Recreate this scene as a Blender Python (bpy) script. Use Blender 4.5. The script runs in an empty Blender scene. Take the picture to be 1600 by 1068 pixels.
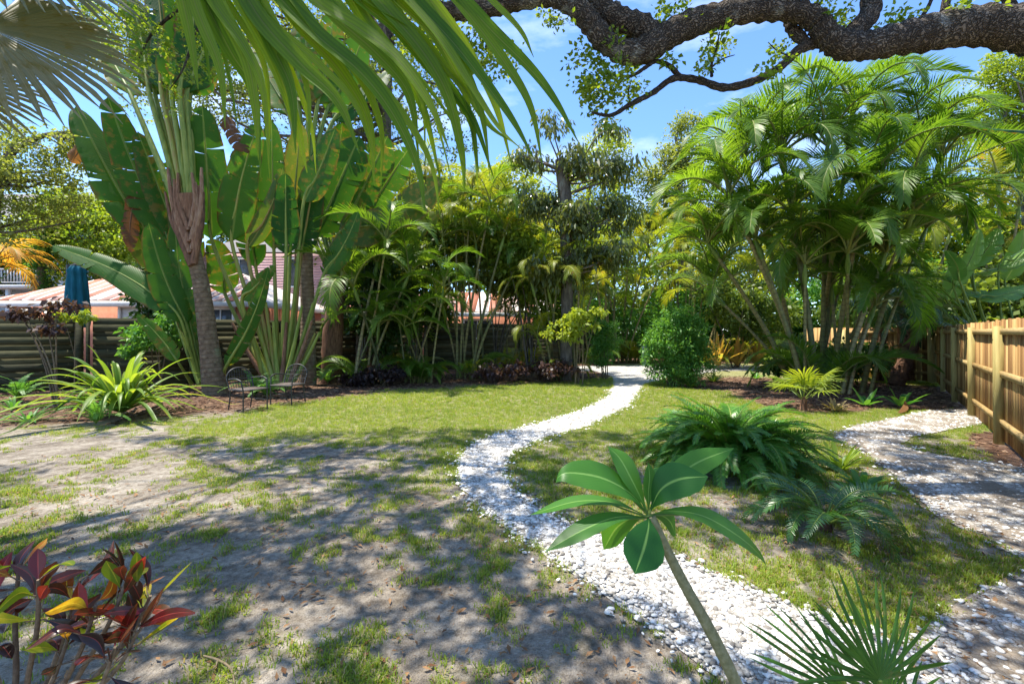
import bpy, math, random
import numpy as np
from mathutils import Vector, Matrix

# ------------------------------------------------------------------ camera, sky, sun, exposure
scene = bpy.context.scene
F, CX, HY, H = 700.0, 800.0, 520.0, 1.58        # focal length in photo pixels, centre column, horizon row, eye height
cam_data = bpy.data.cameras.new("camera")
cam_data.sensor_width = 36.0
cam_data.lens = 36.0 * F / 1600.0
cam_data.shift_y = -(534.0 - HY) / 1600.0
cam_data.clip_start = 0.05
cam_data.clip_end = 2000.0
cam = bpy.data.objects.new("camera", cam_data)
scene.collection.objects.link(cam)
cam.location = (0, 0, H)
cam.rotation_euler = (math.radians(90), 0, 0)
scene.camera = cam

SUN_AZ = math.atan2(-0.96, 0.28)                # towards the sun: to the left, a little ahead of the camera
SUN_EL = math.radians(71)
TO_SUN = np.array([math.sin(SUN_AZ) * math.cos(SUN_EL), math.cos(SUN_AZ) * math.cos(SUN_EL), math.sin(SUN_EL)])
world = bpy.data.worlds.new("World")
scene.world = world
world.use_nodes = True
wn, wl = world.node_tree.nodes, world.node_tree.links
for n in list(wn):
    wn.remove(n)
w_out = wn.new("ShaderNodeOutputWorld")
w_bg = wn.new("ShaderNodeBackground")
w_sky = wn.new("ShaderNodeTexSky")
w_sky.sky_type = 'NISHITA'
w_sky.sun_disc = False
w_sky.sun_elevation = SUN_EL
w_sky.sun_rotation = SUN_AZ
w_sky.air_density = 1.0
w_sky.dust_density = 0.1
w_sky.ozone_density = 2.5
w_bg.inputs[1].default_value = 0.115
# thin drifting cloud over the blue
w_tc = wn.new("ShaderNodeTexCoord")
w_map = wn.new("ShaderNodeMapping")
w_map.inputs['Scale'].default_value = (1.2, 2.0, 3.4)
w_map.inputs['Rotation'].default_value = (0.1, 0.35, 0.4)
w_noi = wn.new("ShaderNodeTexNoise")
w_noi.inputs['Scale'].default_value = 2.3
w_noi.inputs['Detail'].default_value = 7
w_noi.inputs['Roughness'].default_value = 0.6
w_ramp = wn.new("ShaderNodeValToRGB")
w_ramp.color_ramp.elements[0].position = 0.50
w_ramp.color_ramp.elements[0].color = (0, 0, 0, 1)
w_ramp.color_ramp.elements[1].position = 0.80
w_ramp.color_ramp.elements[1].color = (0.55, 0.55, 0.55, 1)
w_mix = wn.new("ShaderNodeMix")
w_mix.data_type = 'RGBA'
w_mix.inputs[7].default_value = (6.0, 6.4, 7.0, 1)
wl.new(w_tc.outputs['Generated'], w_map.inputs[0])
wl.new(w_map.outputs[0], w_noi.inputs[0])
wl.new(w_noi.outputs[0], w_ramp.inputs[0])
wl.new(w_ramp.outputs[0], w_mix.inputs[0])
w_tint = wn.new("ShaderNodeMix")                # deeper blue, the same over the whole sky
w_tint.data_type = 'RGBA'
w_tint.blend_type = 'MULTIPLY'
w_tint.inputs[0].default_value = 1.0
w_tint.inputs[7].default_value = (0.66, 0.82, 1.0, 1)
wl.new(w_sky.outputs[0], w_tint.inputs[6])
wl.new(w_tint.outputs[2], w_mix.inputs[6])
wl.new(w_mix.outputs[2], w_bg.inputs[0])
wl.new(w_bg.outputs[0], w_out.inputs[0])

sun_data = bpy.data.lights.new("sun", 'SUN')
sun_data.energy = 3.4
sun_data.angle = math.radians(0.53)
sun_data.color = (1.0, 0.94, 0.82)
sun = bpy.data.objects.new("sun", sun_data)
scene.collection.objects.link(sun)
sun.location = (-6, 8, 14)
sun.rotation_euler = Vector(-TO_SUN).to_track_quat('-Z', 'Y').to_euler()

scene.view_settings.view_transform = 'Standard'
scene.view_settings.look = 'None'
scene.view_settings.gamma = 1.0
scene.view_settings.exposure = 1.58
scene.render.engine = 'CYCLES'
scene.cycles.max_bounces = 7
scene.cycles.diffuse_bounces = 4
scene.cycles.glossy_bounces = 2
scene.cycles.transmission_bounces = 5
scene.cycles.transparent_max_bounces = 4
scene.cycles.caustics_reflective = False
scene.cycles.caustics_refractive = False
scene.cycles.use_denoising = True
try:
    scene.cycles.denoiser = 'OPENIMAGEDENOISE'
except Exception:
    pass

# ------------------------------------------------------------------ helpers
R = random.Random(11)
rng = np.random.default_rng(11)
COL = scene.collection

def W(px, py, Y):
    """point seen at photo pixel (px, py) at depth Y"""
    return np.array([(px - CX) * Y / F, Y, H - (py - HY) * Y / F])

def G(px, py):
    """ground point under a photo pixel"""
    Y = F * H / (py - HY)
    return np.array([(px - CX) * Y / F, Y, 0.0])

def to_px(x, y, z=0.0):
    y = np.maximum(y, 0.05)
    return CX + F * x / y, HY + F * (H - z) / y

def unit(v):
    v = np.asarray(v, float)
    return v / np.maximum(np.linalg.norm(v, axis=-1, keepdims=True), 1e-9)

_lat = rng.random((256, 256))
def vnoise(x, y, s=1.0, o=0):
    x = np.asarray(x) * s + 37.3 + o * 17.1
    y = np.asarray(y) * s + 91.7 + o * 5.3
    xi, yi = np.floor(x).astype(int), np.floor(y).astype(int)
    fx, fy = x - xi, y - yi
    fx, fy = fx * fx * (3 - 2 * fx), fy * fy * (3 - 2 * fy)
    a = _lat[xi % 256, yi % 256]; b = _lat[(xi + 1) % 256, yi % 256]
    c = _lat[xi % 256, (yi + 1) % 256]; d = _lat[(xi + 1) % 256, (yi + 1) % 256]
    return (a * (1 - fx) + b * fx) * (1 - fy) + (c * (1 - fx) + d * fx) * fy

def fbm(x, y, s=1.0, o=0, n=4):
    t, a, k = 0, 0.5, 0
    for i in range(n):
        t = t + a * vnoise(x, y, s * 2 ** i, o + i); k += a; a *= 0.55
    return t / k

def sstep(a, b, x):
    t = np.clip((np.asarray(x, float) - a) / (b - a), 0, 1)
    return t * t * (3 - 2 * t)

def ground_z(x, y):
    near = sstep(60, 30, np.hypot(x, y))
    return near * ((fbm(x, y, 0.55, 3, 2) - 0.5) * 0.07 + (vnoise(x, y, 2.2, 9) - 0.5) * 0.018)

class MB:
    """collects vertices and faces of ONE mesh; attribute lc = (across, along, tint)"""
    def __init__(s):
        s.v, s.lc, s.f, s.m, s.n = [], [], [], [], 0
    def add(s, v, faces, m=0, lc=None):
        v = np.asarray(v, np.float32).reshape(-1, 3)
        faces = np.asarray(faces, np.int32)
        s.v.append(v)
        if lc is None:
            lc = np.zeros((len(v), 3), np.float32)
        s.lc.append(np.asarray(lc, np.float32).reshape(-1, 3))
        s.f.append(faces + s.n)
        s.m.append(np.full(len(faces), m, np.int32))
        s.n += len(v)
        return s
    def mesh(s, name, mats, smooth=True, origin=None):
        me = bpy.data.meshes.new(name)
        v = np.concatenate(s.v)
        if origin is not None:
            v = v - np.asarray(origin, np.float32)
        me.vertices.add(len(v))
        me.vertices.foreach_set("co", v.astype(np.float32).ravel())
        loops = np.concatenate([f.ravel() for f in s.f])
        tot = np.concatenate([np.full(len(f), f.shape[1], np.int32) for f in s.f])
        start = np.concatenate([[0], np.cumsum(tot)[:-1]]).astype(np.int32)
        me.loops.add(len(loops)); me.polygons.add(len(tot))
        me.loops.foreach_set("vertex_index", loops.astype(np.int32))
        me.polygons.foreach_set("loop_start", start)
        me.polygons.foreach_set("material_index", np.concatenate(s.m))
        if smooth:
            me.polygons.foreach_set("use_smooth", np.ones(len(tot), bool))
        at = me.attributes.new("lc", 'FLOAT_VECTOR', 'POINT')
        at.data.foreach_set("vector", np.concatenate(s.lc).ravel())
        for mt in (mats if isinstance(mats, (list, tuple)) else [mats]):
            me.materials.append(mt)
        me.update(calc_edges=True)
        me.validate()
        return me

def link(name, me, parent=None, loc=None, rot=None, scale=None):
    o = bpy.data.objects.new(name, me)
    COL.objects.link(o)
    if parent is not None:
        o.parent = parent
    if loc is not None:
        o.location = [float(c) for c in loc]
    if rot is not None:
        o.rotation_euler = rot
    if scale is not None:
        o.scale = scale if hasattr(scale, '__len__') else (scale,) * 3
    return o

def thing(name, label, cat, loc=(0, 0, 0), group=None):
    o = bpy.data.objects.new(name, None)
    o.empty_display_size = 0.2
    COL.objects.link(o)
    o.location = [float(c) for c in loc]
    o['label'] = label; o['category'] = cat
    if group:
        o['group'] = group
    return o

def tag(o, label=None, cat=None, group=None, kind=None):
    if label: o['label'] = label
    if cat: o['category'] = cat
    if group: o['group'] = group
    if kind: o['kind'] = kind
    return o

def org(p):
    return np.array(p.location)

def part(name, mb, mats, parent, smooth=True):
    """mesh drawn in world coordinates, hung under a thing (whose base is the origin)"""
    base = np.array(parent.location)
    if parent.parent is not None:
        base = base + np.array(parent.parent.location)
    return link(name, mb.mesh(name, mats, smooth, base), parent)

def smooth_path(pts, n=8):
    """Catmull-Rom through the points"""
    P = np.asarray(pts, float)
    if len(P) < 3:
        return np.array([P[0] + (P[-1] - P[0]) * t for t in np.linspace(0, 1, n)])
    E = np.vstack([2 * P[0] - P[1], P, 2 * P[-1] - P[-2]])
    out = []
    for i in range(1, len(E) - 2):
        for t in np.linspace(0, 1, n, endpoint=False):
            a, b, c, d = E[i - 1], E[i], E[i + 1], E[i + 2]
            out.append(0.5 * ((2 * b) + (c - a) * t + (2 * a - 5 * b + 4 * c - d) * t * t + (3 * b - a - 3 * c + d) * t ** 3))
    out.append(P[-1])
    return np.array(out)

def tube(mb, pts, rad, n=8, m=0, tint=0.5, rough=0.0, cap=True):
    pts = np.asarray(pts, float); N = len(pts)
    rad = np.interp(np.linspace(0, 1, N), np.linspace(0, 1, len(np.atleast_1d(rad))), np.atleast_1d(rad))
    T = unit(np.gradient(pts, axis=0))
    u = np.cross(T[0], [0.31, 0.87, 0.38]); u = unit(u)
    V, L = [], []
    along = np.concatenate([[0], np.cumsum(np.linalg.norm(np.diff(pts, axis=0), axis=1))])
    ang = np.linspace(0, 2 * math.pi, n, endpoint=False)
    for i in range(N):
        u = unit(u - T[i] * np.dot(u, T[i])); w = np.cross(T[i], u)
        r = rad[i] * (1 + rough * (rng.random(n) - 0.5))
        V.append(pts[i] + np.outer(np.cos(ang) * r, u) + np.outer(np.sin(ang) * r, w))
        L.append(np.column_stack([ang / math.pi - 1, np.full(n, along[i]), np.full(n, tint)]))
    k = np.arange(n); k2 = (k + 1) % n
    fs = [np.column_stack([i * n + k, i * n + k2, (i + 1) * n + k2, (i + 1) * n + k]) for i in range(N - 1)]
    mb.add(np.vstack(V), np.vstack(fs), m, np.vstack(L))
    if cap and n > 3:
        for e, c in ((0, pts[0]), (N - 1, pts[-1])):
            mb.add(np.vstack([V[e], c[None]]), np.column_stack([k, k2, np.full(n, n)]) if e else np.column_stack([k2, k, np.full(n, n)]), m,
                   np.vstack([L[e], [[0, along[e], tint]]]))
    return mb

def box(mb, c, s, m=0, rz=0.0, tint=0.5, jit=0.0):
    x, y, z = np.asarray(s, float) / 2
    v = np.array([[a * x, b * y, d * z] for d in (-1, 1) for a, b in ((-1, -1), (1, -1), (1, 1), (-1, 1))])
    if jit: v = v + (rng.random(v.shape) - 0.5) * jit
    cr, sr = math.cos(rz), math.sin(rz)
    v = v @ np.array([[cr, sr, 0], [-sr, cr, 0], [0, 0, 1]]) + np.asarray(c, float)
    f = [[0, 3, 2, 1], [4, 5, 6, 7], [0, 1, 5, 4], [1, 2, 6, 5], [2, 3, 7, 6], [3, 0, 4, 7]]
    return mb.add(v, f, m, np.column_stack([np.zeros(8), v[:, 2], np.full(8, tint)]))

def strip(mb, pts, nrm, wid, m=0, tint=0.5, fold=0.0, lean=None):
    """leaf blade along pts: left edge, midrib, right edge; fold lifts the edges along nrm"""
    pts = np.asarray(pts, float); N = len(pts)
    T = unit(np.gradient(pts, axis=0))
    nr = np.broadcast_to(np.asarray(nrm, float), (N, 3))
    nr = unit(nr - T * np.sum(nr * T, 1, keepdims=True))
    S = np.cross(T, nr)
    wid = np.asarray(wid, float)[:, None] / 2
    fo = np.broadcast_to(np.asarray(fold, float), (N,))[:, None]
    V = np.stack([pts - S * wid + nr * wid * fo, pts, pts + S * wid + nr * wid * fo], 1).reshape(-1, 3)
    al = np.concatenate([[0], np.cumsum(np.linalg.norm(np.diff(pts, axis=0), axis=1))])
    L = np.zeros((N, 3, 3)); L[:, 0, 0] = -1; L[:, 2, 0] = 1; L[:, :, 1] = al[:, None]; L[:, :, 2] = tint
    i = np.arange(N - 1) * 3
    f = np.vstack([np.column_stack([i, i + 1, i + 4, i + 3]), np.column_stack([i + 1, i + 2, i + 5, i + 4])])
    return mb.add(V, f, m, L.reshape(-1, 3))

# ------------------------------------------------------------------ materials
def mat_new(name):
    m = bpy.data.materials.new(name); m.use_nodes = True
    nt = m.node_tree
    for n in list(nt.nodes): nt.nodes.remove(n)
    return m, nt.nodes, nt.links

def ramp(nodes, stops):
    r = nodes.new("ShaderNodeValToRGB")
    el = r.color_ramp.elements
    while len(el) < len(stops): el.new(0.5)
    for e, (p, c) in zip(el, stops):
        e.position = p; e.color = (*c, 1) if len(c) == 3 else c
    return r

def math_node(nodes, links, op, a, b=None, c=None):
    n = nodes.new("ShaderNodeMath"); n.operation = op
    for i, x in enumerate((a, b, c)):
        if x is None: continue
        if isinstance(x, (int, float)): n.inputs[i].default_value = x
        else: links.new(x, n.inputs[i])
    return n.outputs[0]

def mixc(nodes, links, fac, a, b, blend='MIX'):
    n = nodes.new("ShaderNodeMix"); n.data_type = 'RGBA'; n.blend_type = blend
    for i, x in ((0, fac), (6, a), (7, b)):
        if isinstance(x, (int, float)): n.inputs[i].default_value = x
        elif isinstance(x, tuple): n.inputs[i].default_value = (*x, 1) if len(x) == 3 else x
        else: links.new(x, n.inputs[i])
    return n.outputs[2]

def noise(nodes, links, vec, scale, detail=4, rough=0.55):
    n = nodes.new("ShaderNodeTexNoise")
    n.inputs['Scale'].default_value = scale; n.inputs['Detail'].default_value = detail
    n.inputs['Roughness'].default_value = rough
    if vec is not None: links.new(vec, n.inputs['Vector'])
    return n.outputs[0]

def leaf_mat(name, dark, light, trans=0.35, rough=0.42, blem=None, blem_at=0.66, vein=0.0, rib=None, spec=0.3, edge=None, stripe=0.0, vbump=0.25):
    """leaf: colour varies per leaf (lc.z), per object and in soft blotches; light passes through the blade"""
    m, N, L = mat_new(name)
    at = N.new("ShaderNodeAttribute"); at.attribute_name = "lc"
    sep = N.new("ShaderNodeSeparateXYZ"); L.new(at.outputs['Vector'], sep.inputs[0])
    oi = N.new("ShaderNodeObjectInfo")
    tc = N.new("ShaderNodeTexCoord")
    nz = noise(N, L, tc.outputs['Object'], 2.6, 3)
    f = math_node(N, L, 'MULTIPLY_ADD', sep.outputs[2], 0.62, -0.21)
    f = math_node(N, L, 'MULTIPLY_ADD', oi.outputs['Random'], 0.36, f)
    f = math_node(N, L, 'MULTIPLY_ADD', nz, 0.5, f)
    cr = ramp(N, [(0.12, dark), (0.9, light)])
    L.new(f, cr.inputs[0])
    col = cr.outputs[0]
    ab = math_node(N, L, 'ABSOLUTE', sep.outputs[0])
    if edge:
        ef = math_node(N, L, 'MULTIPLY_ADD', nz, 0.5, math_node(N, L, 'SUBTRACT', ab, 1.0))
        er = ramp(N, [(0.12, (0, 0, 0)), (0.3, (1, 1, 1))]); L.new(ef, er.inputs[0])
        col = mixc(N, L, er.outputs[0], col, edge)
    if stripe:
        sw = math_node(N, L, 'SINE', math_node(N, L, 'MULTIPLY', sep.outputs[0], stripe))
        col = mixc(N, L, math_node(N, L, 'MULTIPLY_ADD', sw, 0.25, 0.25), col, mixc(N, L, 1.0, col, (1.6, 1.5, 1.1), 'MULTIPLY'))
    if blem:
        n2 = noise(N, L, tc.outputs['Object'], 5.5, 5, 0.65)
        n2 = math_node(N, L, 'MULTIPLY_ADD', oi.outputs['Random'], 0.16, n2)
        br = ramp(N, [(blem_at, (0, 0, 0)), (blem_at + 0.12, (1, 1, 1))]); L.new(n2, br.inputs[0])
        col = mixc(N, L, br.outputs[0], col, blem)
    if rib:
        rr = ramp(N, [(0.03, (1, 1, 1)), (0.09, (0, 0, 0))]); L.new(ab, rr.inputs[0])
        col = mixc(N, L, rr.outputs[0], col, rib)
    pr = N.new("ShaderNodeBsdfPrincipled")
    pr.inputs['Roughness'].default_value = rough
    pr.inputs['Specular IOR Level'].default_value = spec
    if vein > 0:
        ph = math_node(N, L, 'MULTIPLY_ADD', ab, -0.10 * vein, math_node(N, L, 'MULTIPLY', sep.outputs[1], vein))
        sv = math_node(N, L, 'SINE', ph)
        col = mixc(N, L, math_node(N, L, 'MULTIPLY_ADD', sv, 0.05, 0.05), col, mixc(N, L, 1.0, col, (1.5, 1.5, 1.3), 'MULTIPLY'))
        bp = N.new("ShaderNodeBump"); bp.inputs['Strength'].default_value = vbump; bp.inputs['Distance'].default_value = 0.006
        L.new(sv, bp.inputs['Height']); L.new(bp.outputs[0], pr.inputs['Normal'])
    L.new(col, pr.inputs['Base Color'])
    tr = N.new("ShaderNodeBsdfTranslucent")
    tcx = mixc(N, L, 1.0, col, (2.6, 2.3, 0.9), 'MULTIPLY')
    L.new(tcx, tr.inputs[0])
    mx = N.new("ShaderNodeMixShader"); mx.inputs[0].default_value = trans
    L.new(pr.outputs[0], mx.inputs[1]); L.new(tr.outputs[0], mx.inputs[2])
    out = N.new("ShaderNodeOutputMaterial"); L.new(mx.outputs[0], out.inputs[0])
    return m

def rough_mat(name, stops, scale=8.0, rough=0.85, bump=0.3, bdist=0.02, detail=6, stretch=(1, 1, 1), ring=0.0, ringcol=None, spec=0.3, lichen=None, tintamt=0.3, objrand=0.2, coord='Object'):
    m, N, L = mat_new(name)
    tc = N.new("ShaderNodeTexCoord")
    mp = N.new("ShaderNodeMapping"); mp.inputs['Scale'].default_value = stretch
    L.new(tc.outputs[coord], mp.inputs[0])
    oi = N.new("ShaderNodeObjectInfo")
    at = N.new("ShaderNodeAttribute"); at.attribute_name = "lc"
    sep = N.new("ShaderNodeSeparateXYZ"); L.new(at.outputs['Vector'], sep.inputs[0])
    addv = N.new("ShaderNodeVectorMath"); addv.operation = 'ADD'
    cmb = N.new("ShaderNodeCombineXYZ")
    sh = math_node(N, L, 'MULTIPLY', oi.outputs['Random'], 31.0)
    for i in range(3): L.new(sh, cmb.inputs[i])
    L.new(mp.outputs[0], addv.inputs[0]); L.new(cmb.outputs[0], addv.inputs[1])
    nz = noise(N, L, addv.outputs[0], scale, detail, 0.62)
    f = math_node(N, L, 'MULTIPLY_ADD', sep.outputs[2], tintamt, nz)
    f = math_node(N, L, 'MULTIPLY_ADD', oi.outputs['Random'], objrand, f)
    f = math_node(N, L, 'SUBTRACT', f, tintamt * 0.5 + objrand * 0.5)
    cr = ramp(N, stops); L.new(f, cr.inputs[0])
    col = cr.outputs[0]
    hgt = nz
    if ring > 0:
        sv = math_node(N, L, 'SINE', math_node(N, L, 'MULTIPLY_ADD', nz, 3.0, math_node(N, L, 'MULTIPLY', sep.outputs[1], ring)))
        rr = ramp(N, [(0.72, (0, 0, 0)), (0.93, (1, 1, 1))])
        L.new(math_node(N, L, 'MULTIPLY_ADD', sv, 0.5, 0.5), rr.inputs[0])
        col = mixc(N, L, math_node(N, L, 'MULTIPLY', rr.outputs[0], math_node(N, L, 'MULTIPLY', nz, 1.1)), col, ringcol or (0.05, 0.04, 0.02))
        hgt = math_node(N, L, 'MULTIPLY_ADD', rr.outputs[0], -0.5, nz)
    if lichen:
        n2 = noise(N, L, addv.outputs[0], scale * 0.35, 5, 0.7)
        lr = ramp(N, [(0.56, (0, 0, 0)), (0.66, (1, 1, 1))]); L.new(n2, lr.inputs[0])
        col = mixc(N, L, math_node(N, L, 'MULTIPLY', lr.outputs[0], 0.8), col, lichen)
    pr = N.new("ShaderNodeBsdfPrincipled")
    pr.inputs['Roughness'].default_value = rough; pr.inputs['Specular IOR Level'].default_value = spec
    L.new(col, pr.inputs['Base Color'])
    bp = N.new("ShaderNodeBump"); bp.inputs['Strength'].default_value = bump; bp.inputs['Distance'].default_value = bdist
    L.new(hgt, bp.inputs['Height']); L.new(bp.outputs[0], pr.inputs['Normal'])
    out = N.new("ShaderNodeOutputMaterial"); L.new(pr.outputs[0], out.inputs[0])
    return m

M = {}
M['paddle'] = leaf_mat('paddle_leaf', (0.018, 0.08, 0.012), (0.065, 0.165, 0.016), 0.34, 0.45, blem=(0.17, 0.14, 0.025), blem_at=0.62, vein=150, spec=0.2, rib=(0.16, 0.24, 0.05), edge=(0.12, 0.07, 0.02))
M['paddle_old'] = leaf_mat('old_paddle_leaf', (0.05, 0.11, 0.014), (0.14, 0.18, 0.02), 0.36, 0.42, blem=(0.24, 0.17, 0.03), blem_at=0.66, vein=95, rib=(0.2, 0.2, 0.05), edge=(0.18, 0.09, 0.02))
M['paddle_dry'] = leaf_mat('dry_paddle_leaf', (0.10, 0.045, 0.02), (0.26, 0.13, 0.05), 0.3, 0.75, vein=95)
M['petiole'] = rough_mat('petiole', [(0.25, (0.07, 0.13, 0.02)), (0.75, (0.22, 0.28, 0.05))], 6, 0.5, 0.15, 0.01, stretch=(4, 4, 0.6))
M['petiole_base'] = rough_mat('petiole_base', [(0.2, (0.08, 0.16, 0.02)), (0.55, (0.27, 0.31, 0.06)), (0.85, (0.30, 0.17, 0.06))], 4, 0.5, 0.2, 0.01, stretch=(4, 4, 0.6))
M['sheath'] = rough_mat('dry_sheath', [(0.25, (0.07, 0.04, 0.025)), (0.55, (0.22, 0.11, 0.06)), (0.85, (0.36, 0.24, 0.15))], 5, 0.85, 0.6, 0.03, stretch=(5, 5, 1))
M['palmtrunk'] = rough_mat('ringed_palm_trunk', [(0.25, (0.09, 0.06, 0.035)), (0.55, (0.24, 0.165, 0.10)), (0.85, (0.38, 0.30, 0.20))], 9, 0.9, 0.8, 0.025, ring=52, ringcol=(0.13, 0.085, 0.05), lichen=(0.24, 0.24, 0.13))
M['areca'] = leaf_mat('areca_leaf', (0.028, 0.09, 0.013), (0.15, 0.25, 0.026), 0.46, 0.42, spec=0.32)
M['areca_gold'] = leaf_mat('sunlit_areca_leaf', (0.10, 0.17, 0.018), (0.27, 0.29, 0.03), 0.45, 0.42, blem=(0.32, 0.19, 0.03), blem_at=0.68)
M['areca_rachis'] = rough_mat('areca_rachis', [(0.3, (0.10, 0.14, 0.03)), (0.8, (0.25, 0.24, 0.06))], 5, 0.5, 0.1, 0.01)
M['areca_stem'] = rough_mat('areca_stem', [(0.2, (0.07, 0.085, 0.03)), (0.5, (0.19, 0.18, 0.06)), (0.85, (0.30, 0.24, 0.11))], 4, 0.55, 0.4, 0.01, ring=42, ringcol=(0.10, 0.075, 0.04), objrand=0.5)
M['coco'] = leaf_mat('coconut_leaflet', (0.045, 0.12, 0.010), (0.15, 0.23, 0.018), 0.46, 0.5, rib=(0.16, 0.20, 0.05), stripe=16, spec=0.2)
M['silver'] = leaf_mat('silver_fan_leaf', (0.09, 0.12, 0.08), (0.22, 0.22, 0.16), 0.30, 0.5, rib=(0.25, 0.23, 0.16), blem=(0.15, 0.14, 0.06), blem_at=0.62)
M['oakleaf'] = leaf_mat('oak_leaf', (0.04, 0.085, 0.018), (0.16, 0.22, 0.04), 0.42, 0.45)
M['oakleaf_pale'] = leaf_mat('pale_oak_leaf', (0.08, 0.13, 0.035), (0.25, 0.29, 0.08), 0.42, 0.5)
M['limeleaf'] = leaf_mat('lime_leaf', (0.09, 0.17, 0.018), (0.27, 0.33, 0.04), 0.42, 0.45)
M['mango'] = leaf_mat('drooping_leaf', (0.05, 0.08, 0.025), (0.20, 0.24, 0.08), 0.38, 0.33, blem=(0.26, 0.20, 0.16), blem_at=0.66, spec=0.6)
M['bush'] = leaf_mat('bush_leaf', (0.035, 0.14, 0.025), (0.14, 0.30, 0.06), 0.36, 0.42)
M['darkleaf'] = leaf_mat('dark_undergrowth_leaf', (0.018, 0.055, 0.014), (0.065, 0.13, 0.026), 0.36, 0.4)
M['purple'] = leaf_mat('purple_leaf', (0.018, 0.012, 0.014), (0.08, 0.045, 0.04), 0.25, 0.4)
M['cycad'] = leaf_mat('cycad_leaf', (0.024, 0.10, 0.016), (0.12, 0.29, 0.035), 0.34, 0.34, spec=0.4)
M['cycad2'] = leaf_mat('light_cycad_leaf', (0.016, 0.07, 0.018), (0.07, 0.17, 0.035), 0.3, 0.30, spec=0.55)
M['crinum'] = leaf_mat('strap_leaf', (0.06, 0.15, 0.018), (0.24, 0.33, 0.05), 0.40, 0.42, blem=(0.32, 0.30, 0.05), blem_at=0.66, rib=(0.22, 0.28, 0.08))
M['plumeria'] = leaf_mat('plumeria_leaf', (0.020, 0.10, 0.020), (0.075, 0.21, 0.03), 0.40, 0.38, vein=330, rib=(0.18, 0.34, 0.09), spec=0.3, vbump=0.05)
M['palmetto'] = leaf_mat('palmetto_leaf', (0.018, 0.075, 0.012), (0.06, 0.15, 0.02), 0.32, 0.38, rib=(0.08, 0.16, 0.03), blem=(0.22, 0.17, 0.05), blem_at=0.74)
M['croton_red'] = leaf_mat('croton_red_leaf', (0.05, 0.008, 0.010), (0.34, 0.025, 0.02), 0.34, 0.26, blem=(0.07, 0.03, 0.012), blem_at=0.56, rib=(0.35, 0.05, 0.04), spec=0.5)
M['croton_dark'] = leaf_mat('croton_dark_leaf', (0.012, 0.010, 0.008), (0.075, 0.022, 0.016), 0.28, 0.24, rib=(0.24, 0.04, 0.03), spec=0.5)
M['croton_green'] = leaf_mat('croton_green_leaf', (0.05, 0.12, 0.012), (0.25, 0.28, 0.02), 0.36, 0.28, rib=(0.4, 0.36, 0.04), blem=(0.4, 0.3, 0.02), blem_at=0.62)
M['croton_orange'] = leaf_mat('croton_orange_leaf', (0.22, 0.06, 0.012), (0.50, 0.16, 0.02), 0.36, 0.28, rib=(0.55, 0.4, 0.05), blem=(0.45, 0.32, 0.03), blem_at=0.58)
M['ti'] = leaf_mat('orange_ti_leaf', (0.20, 0.14, 0.05), (0.42, 0.26, 0.06), 0.42, 0.4, blem=(0.2, 0.24, 0.05), blem_at=0.6)
M['orangepalm'] = leaf_mat('orange_palm_leaf', (0.30, 0.17, 0.03), (0.48, 0.32, 0.07), 0.42, 0.45)
M['grass'] = leaf_mat('grass_blade', (0.07, 0.15, 0.016), (0.25, 0.32, 0.045), 0.38, 0.5, spec=0.25)
M['drygrass'] = leaf_mat('dry_grass_blade', (0.20, 0.16, 0.08), (0.40, 0.34, 0.19), 0.3, 0.7, spec=0.2)
M['dryleaf'] = leaf_mat('fallen_leaf', (0.10, 0.045, 0.02), (0.34, 0.20, 0.10), 0.15, 0.75, spec=0.2)
M['mulchchip'] = rough_mat('mulch_chip', [(0.25, (0.045, 0.022, 0.014)), (0.55, (0.15, 0.075, 0.045)), (0.85, (0.30, 0.19, 0.12))], 6, 0.9, 0.3, 0.01, tintamt=0.9, objrand=0)
M['bark'] = rough_mat('grey_bark', [(0.25, (0.045, 0.038, 0.03)), (0.55, (0.14, 0.115, 0.09)), (0.85, (0.26, 0.22, 0.18))], 9, 0.95, 0.8, 0.03, stretch=(1, 1, 0.4), lichen=(0.24, 0.25, 0.2))
M['twig'] = rough_mat('green_twig', [(0.3, (0.10, 0.07, 0.04)), (0.7, (0.22, 0.17, 0.10))], 20, 0.8, 0.3, 0.005)
M['plumeria_stem'] = rough_mat('plumeria_stem', [(0.25, (0.10, 0.10, 0.045)), (0.55, (0.22, 0.21, 0.10)), (0.85, (0.33, 0.31, 0.19))], 60, 0.65, 0.5, 0.006)
M['croton_stem'] = rough_mat('croton_stem', [(0.3, (0.11, 0.07, 0.045)), (0.7, (0.27, 0.20, 0.13))], 40, 0.8, 0.4, 0.004)
M['datetrunk'] = rough_mat('date_palm_trunk', [(0.25, (0.05, 0.03, 0.022)), (0.55, (0.17, 0.085, 0.05)), (0.85, (0.30, 0.19, 0.12))], 9, 0.95, 0.8, 0.03)
M['bopleaf'] = leaf_mat('bird_of_paradise_leaf', (0.05, 0.14, 0.03), (0.16, 0.28, 0.07), 0.36, 0.3, vein=150, rib=(0.25, 0.33, 0.12), spec=0.5)
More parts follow.
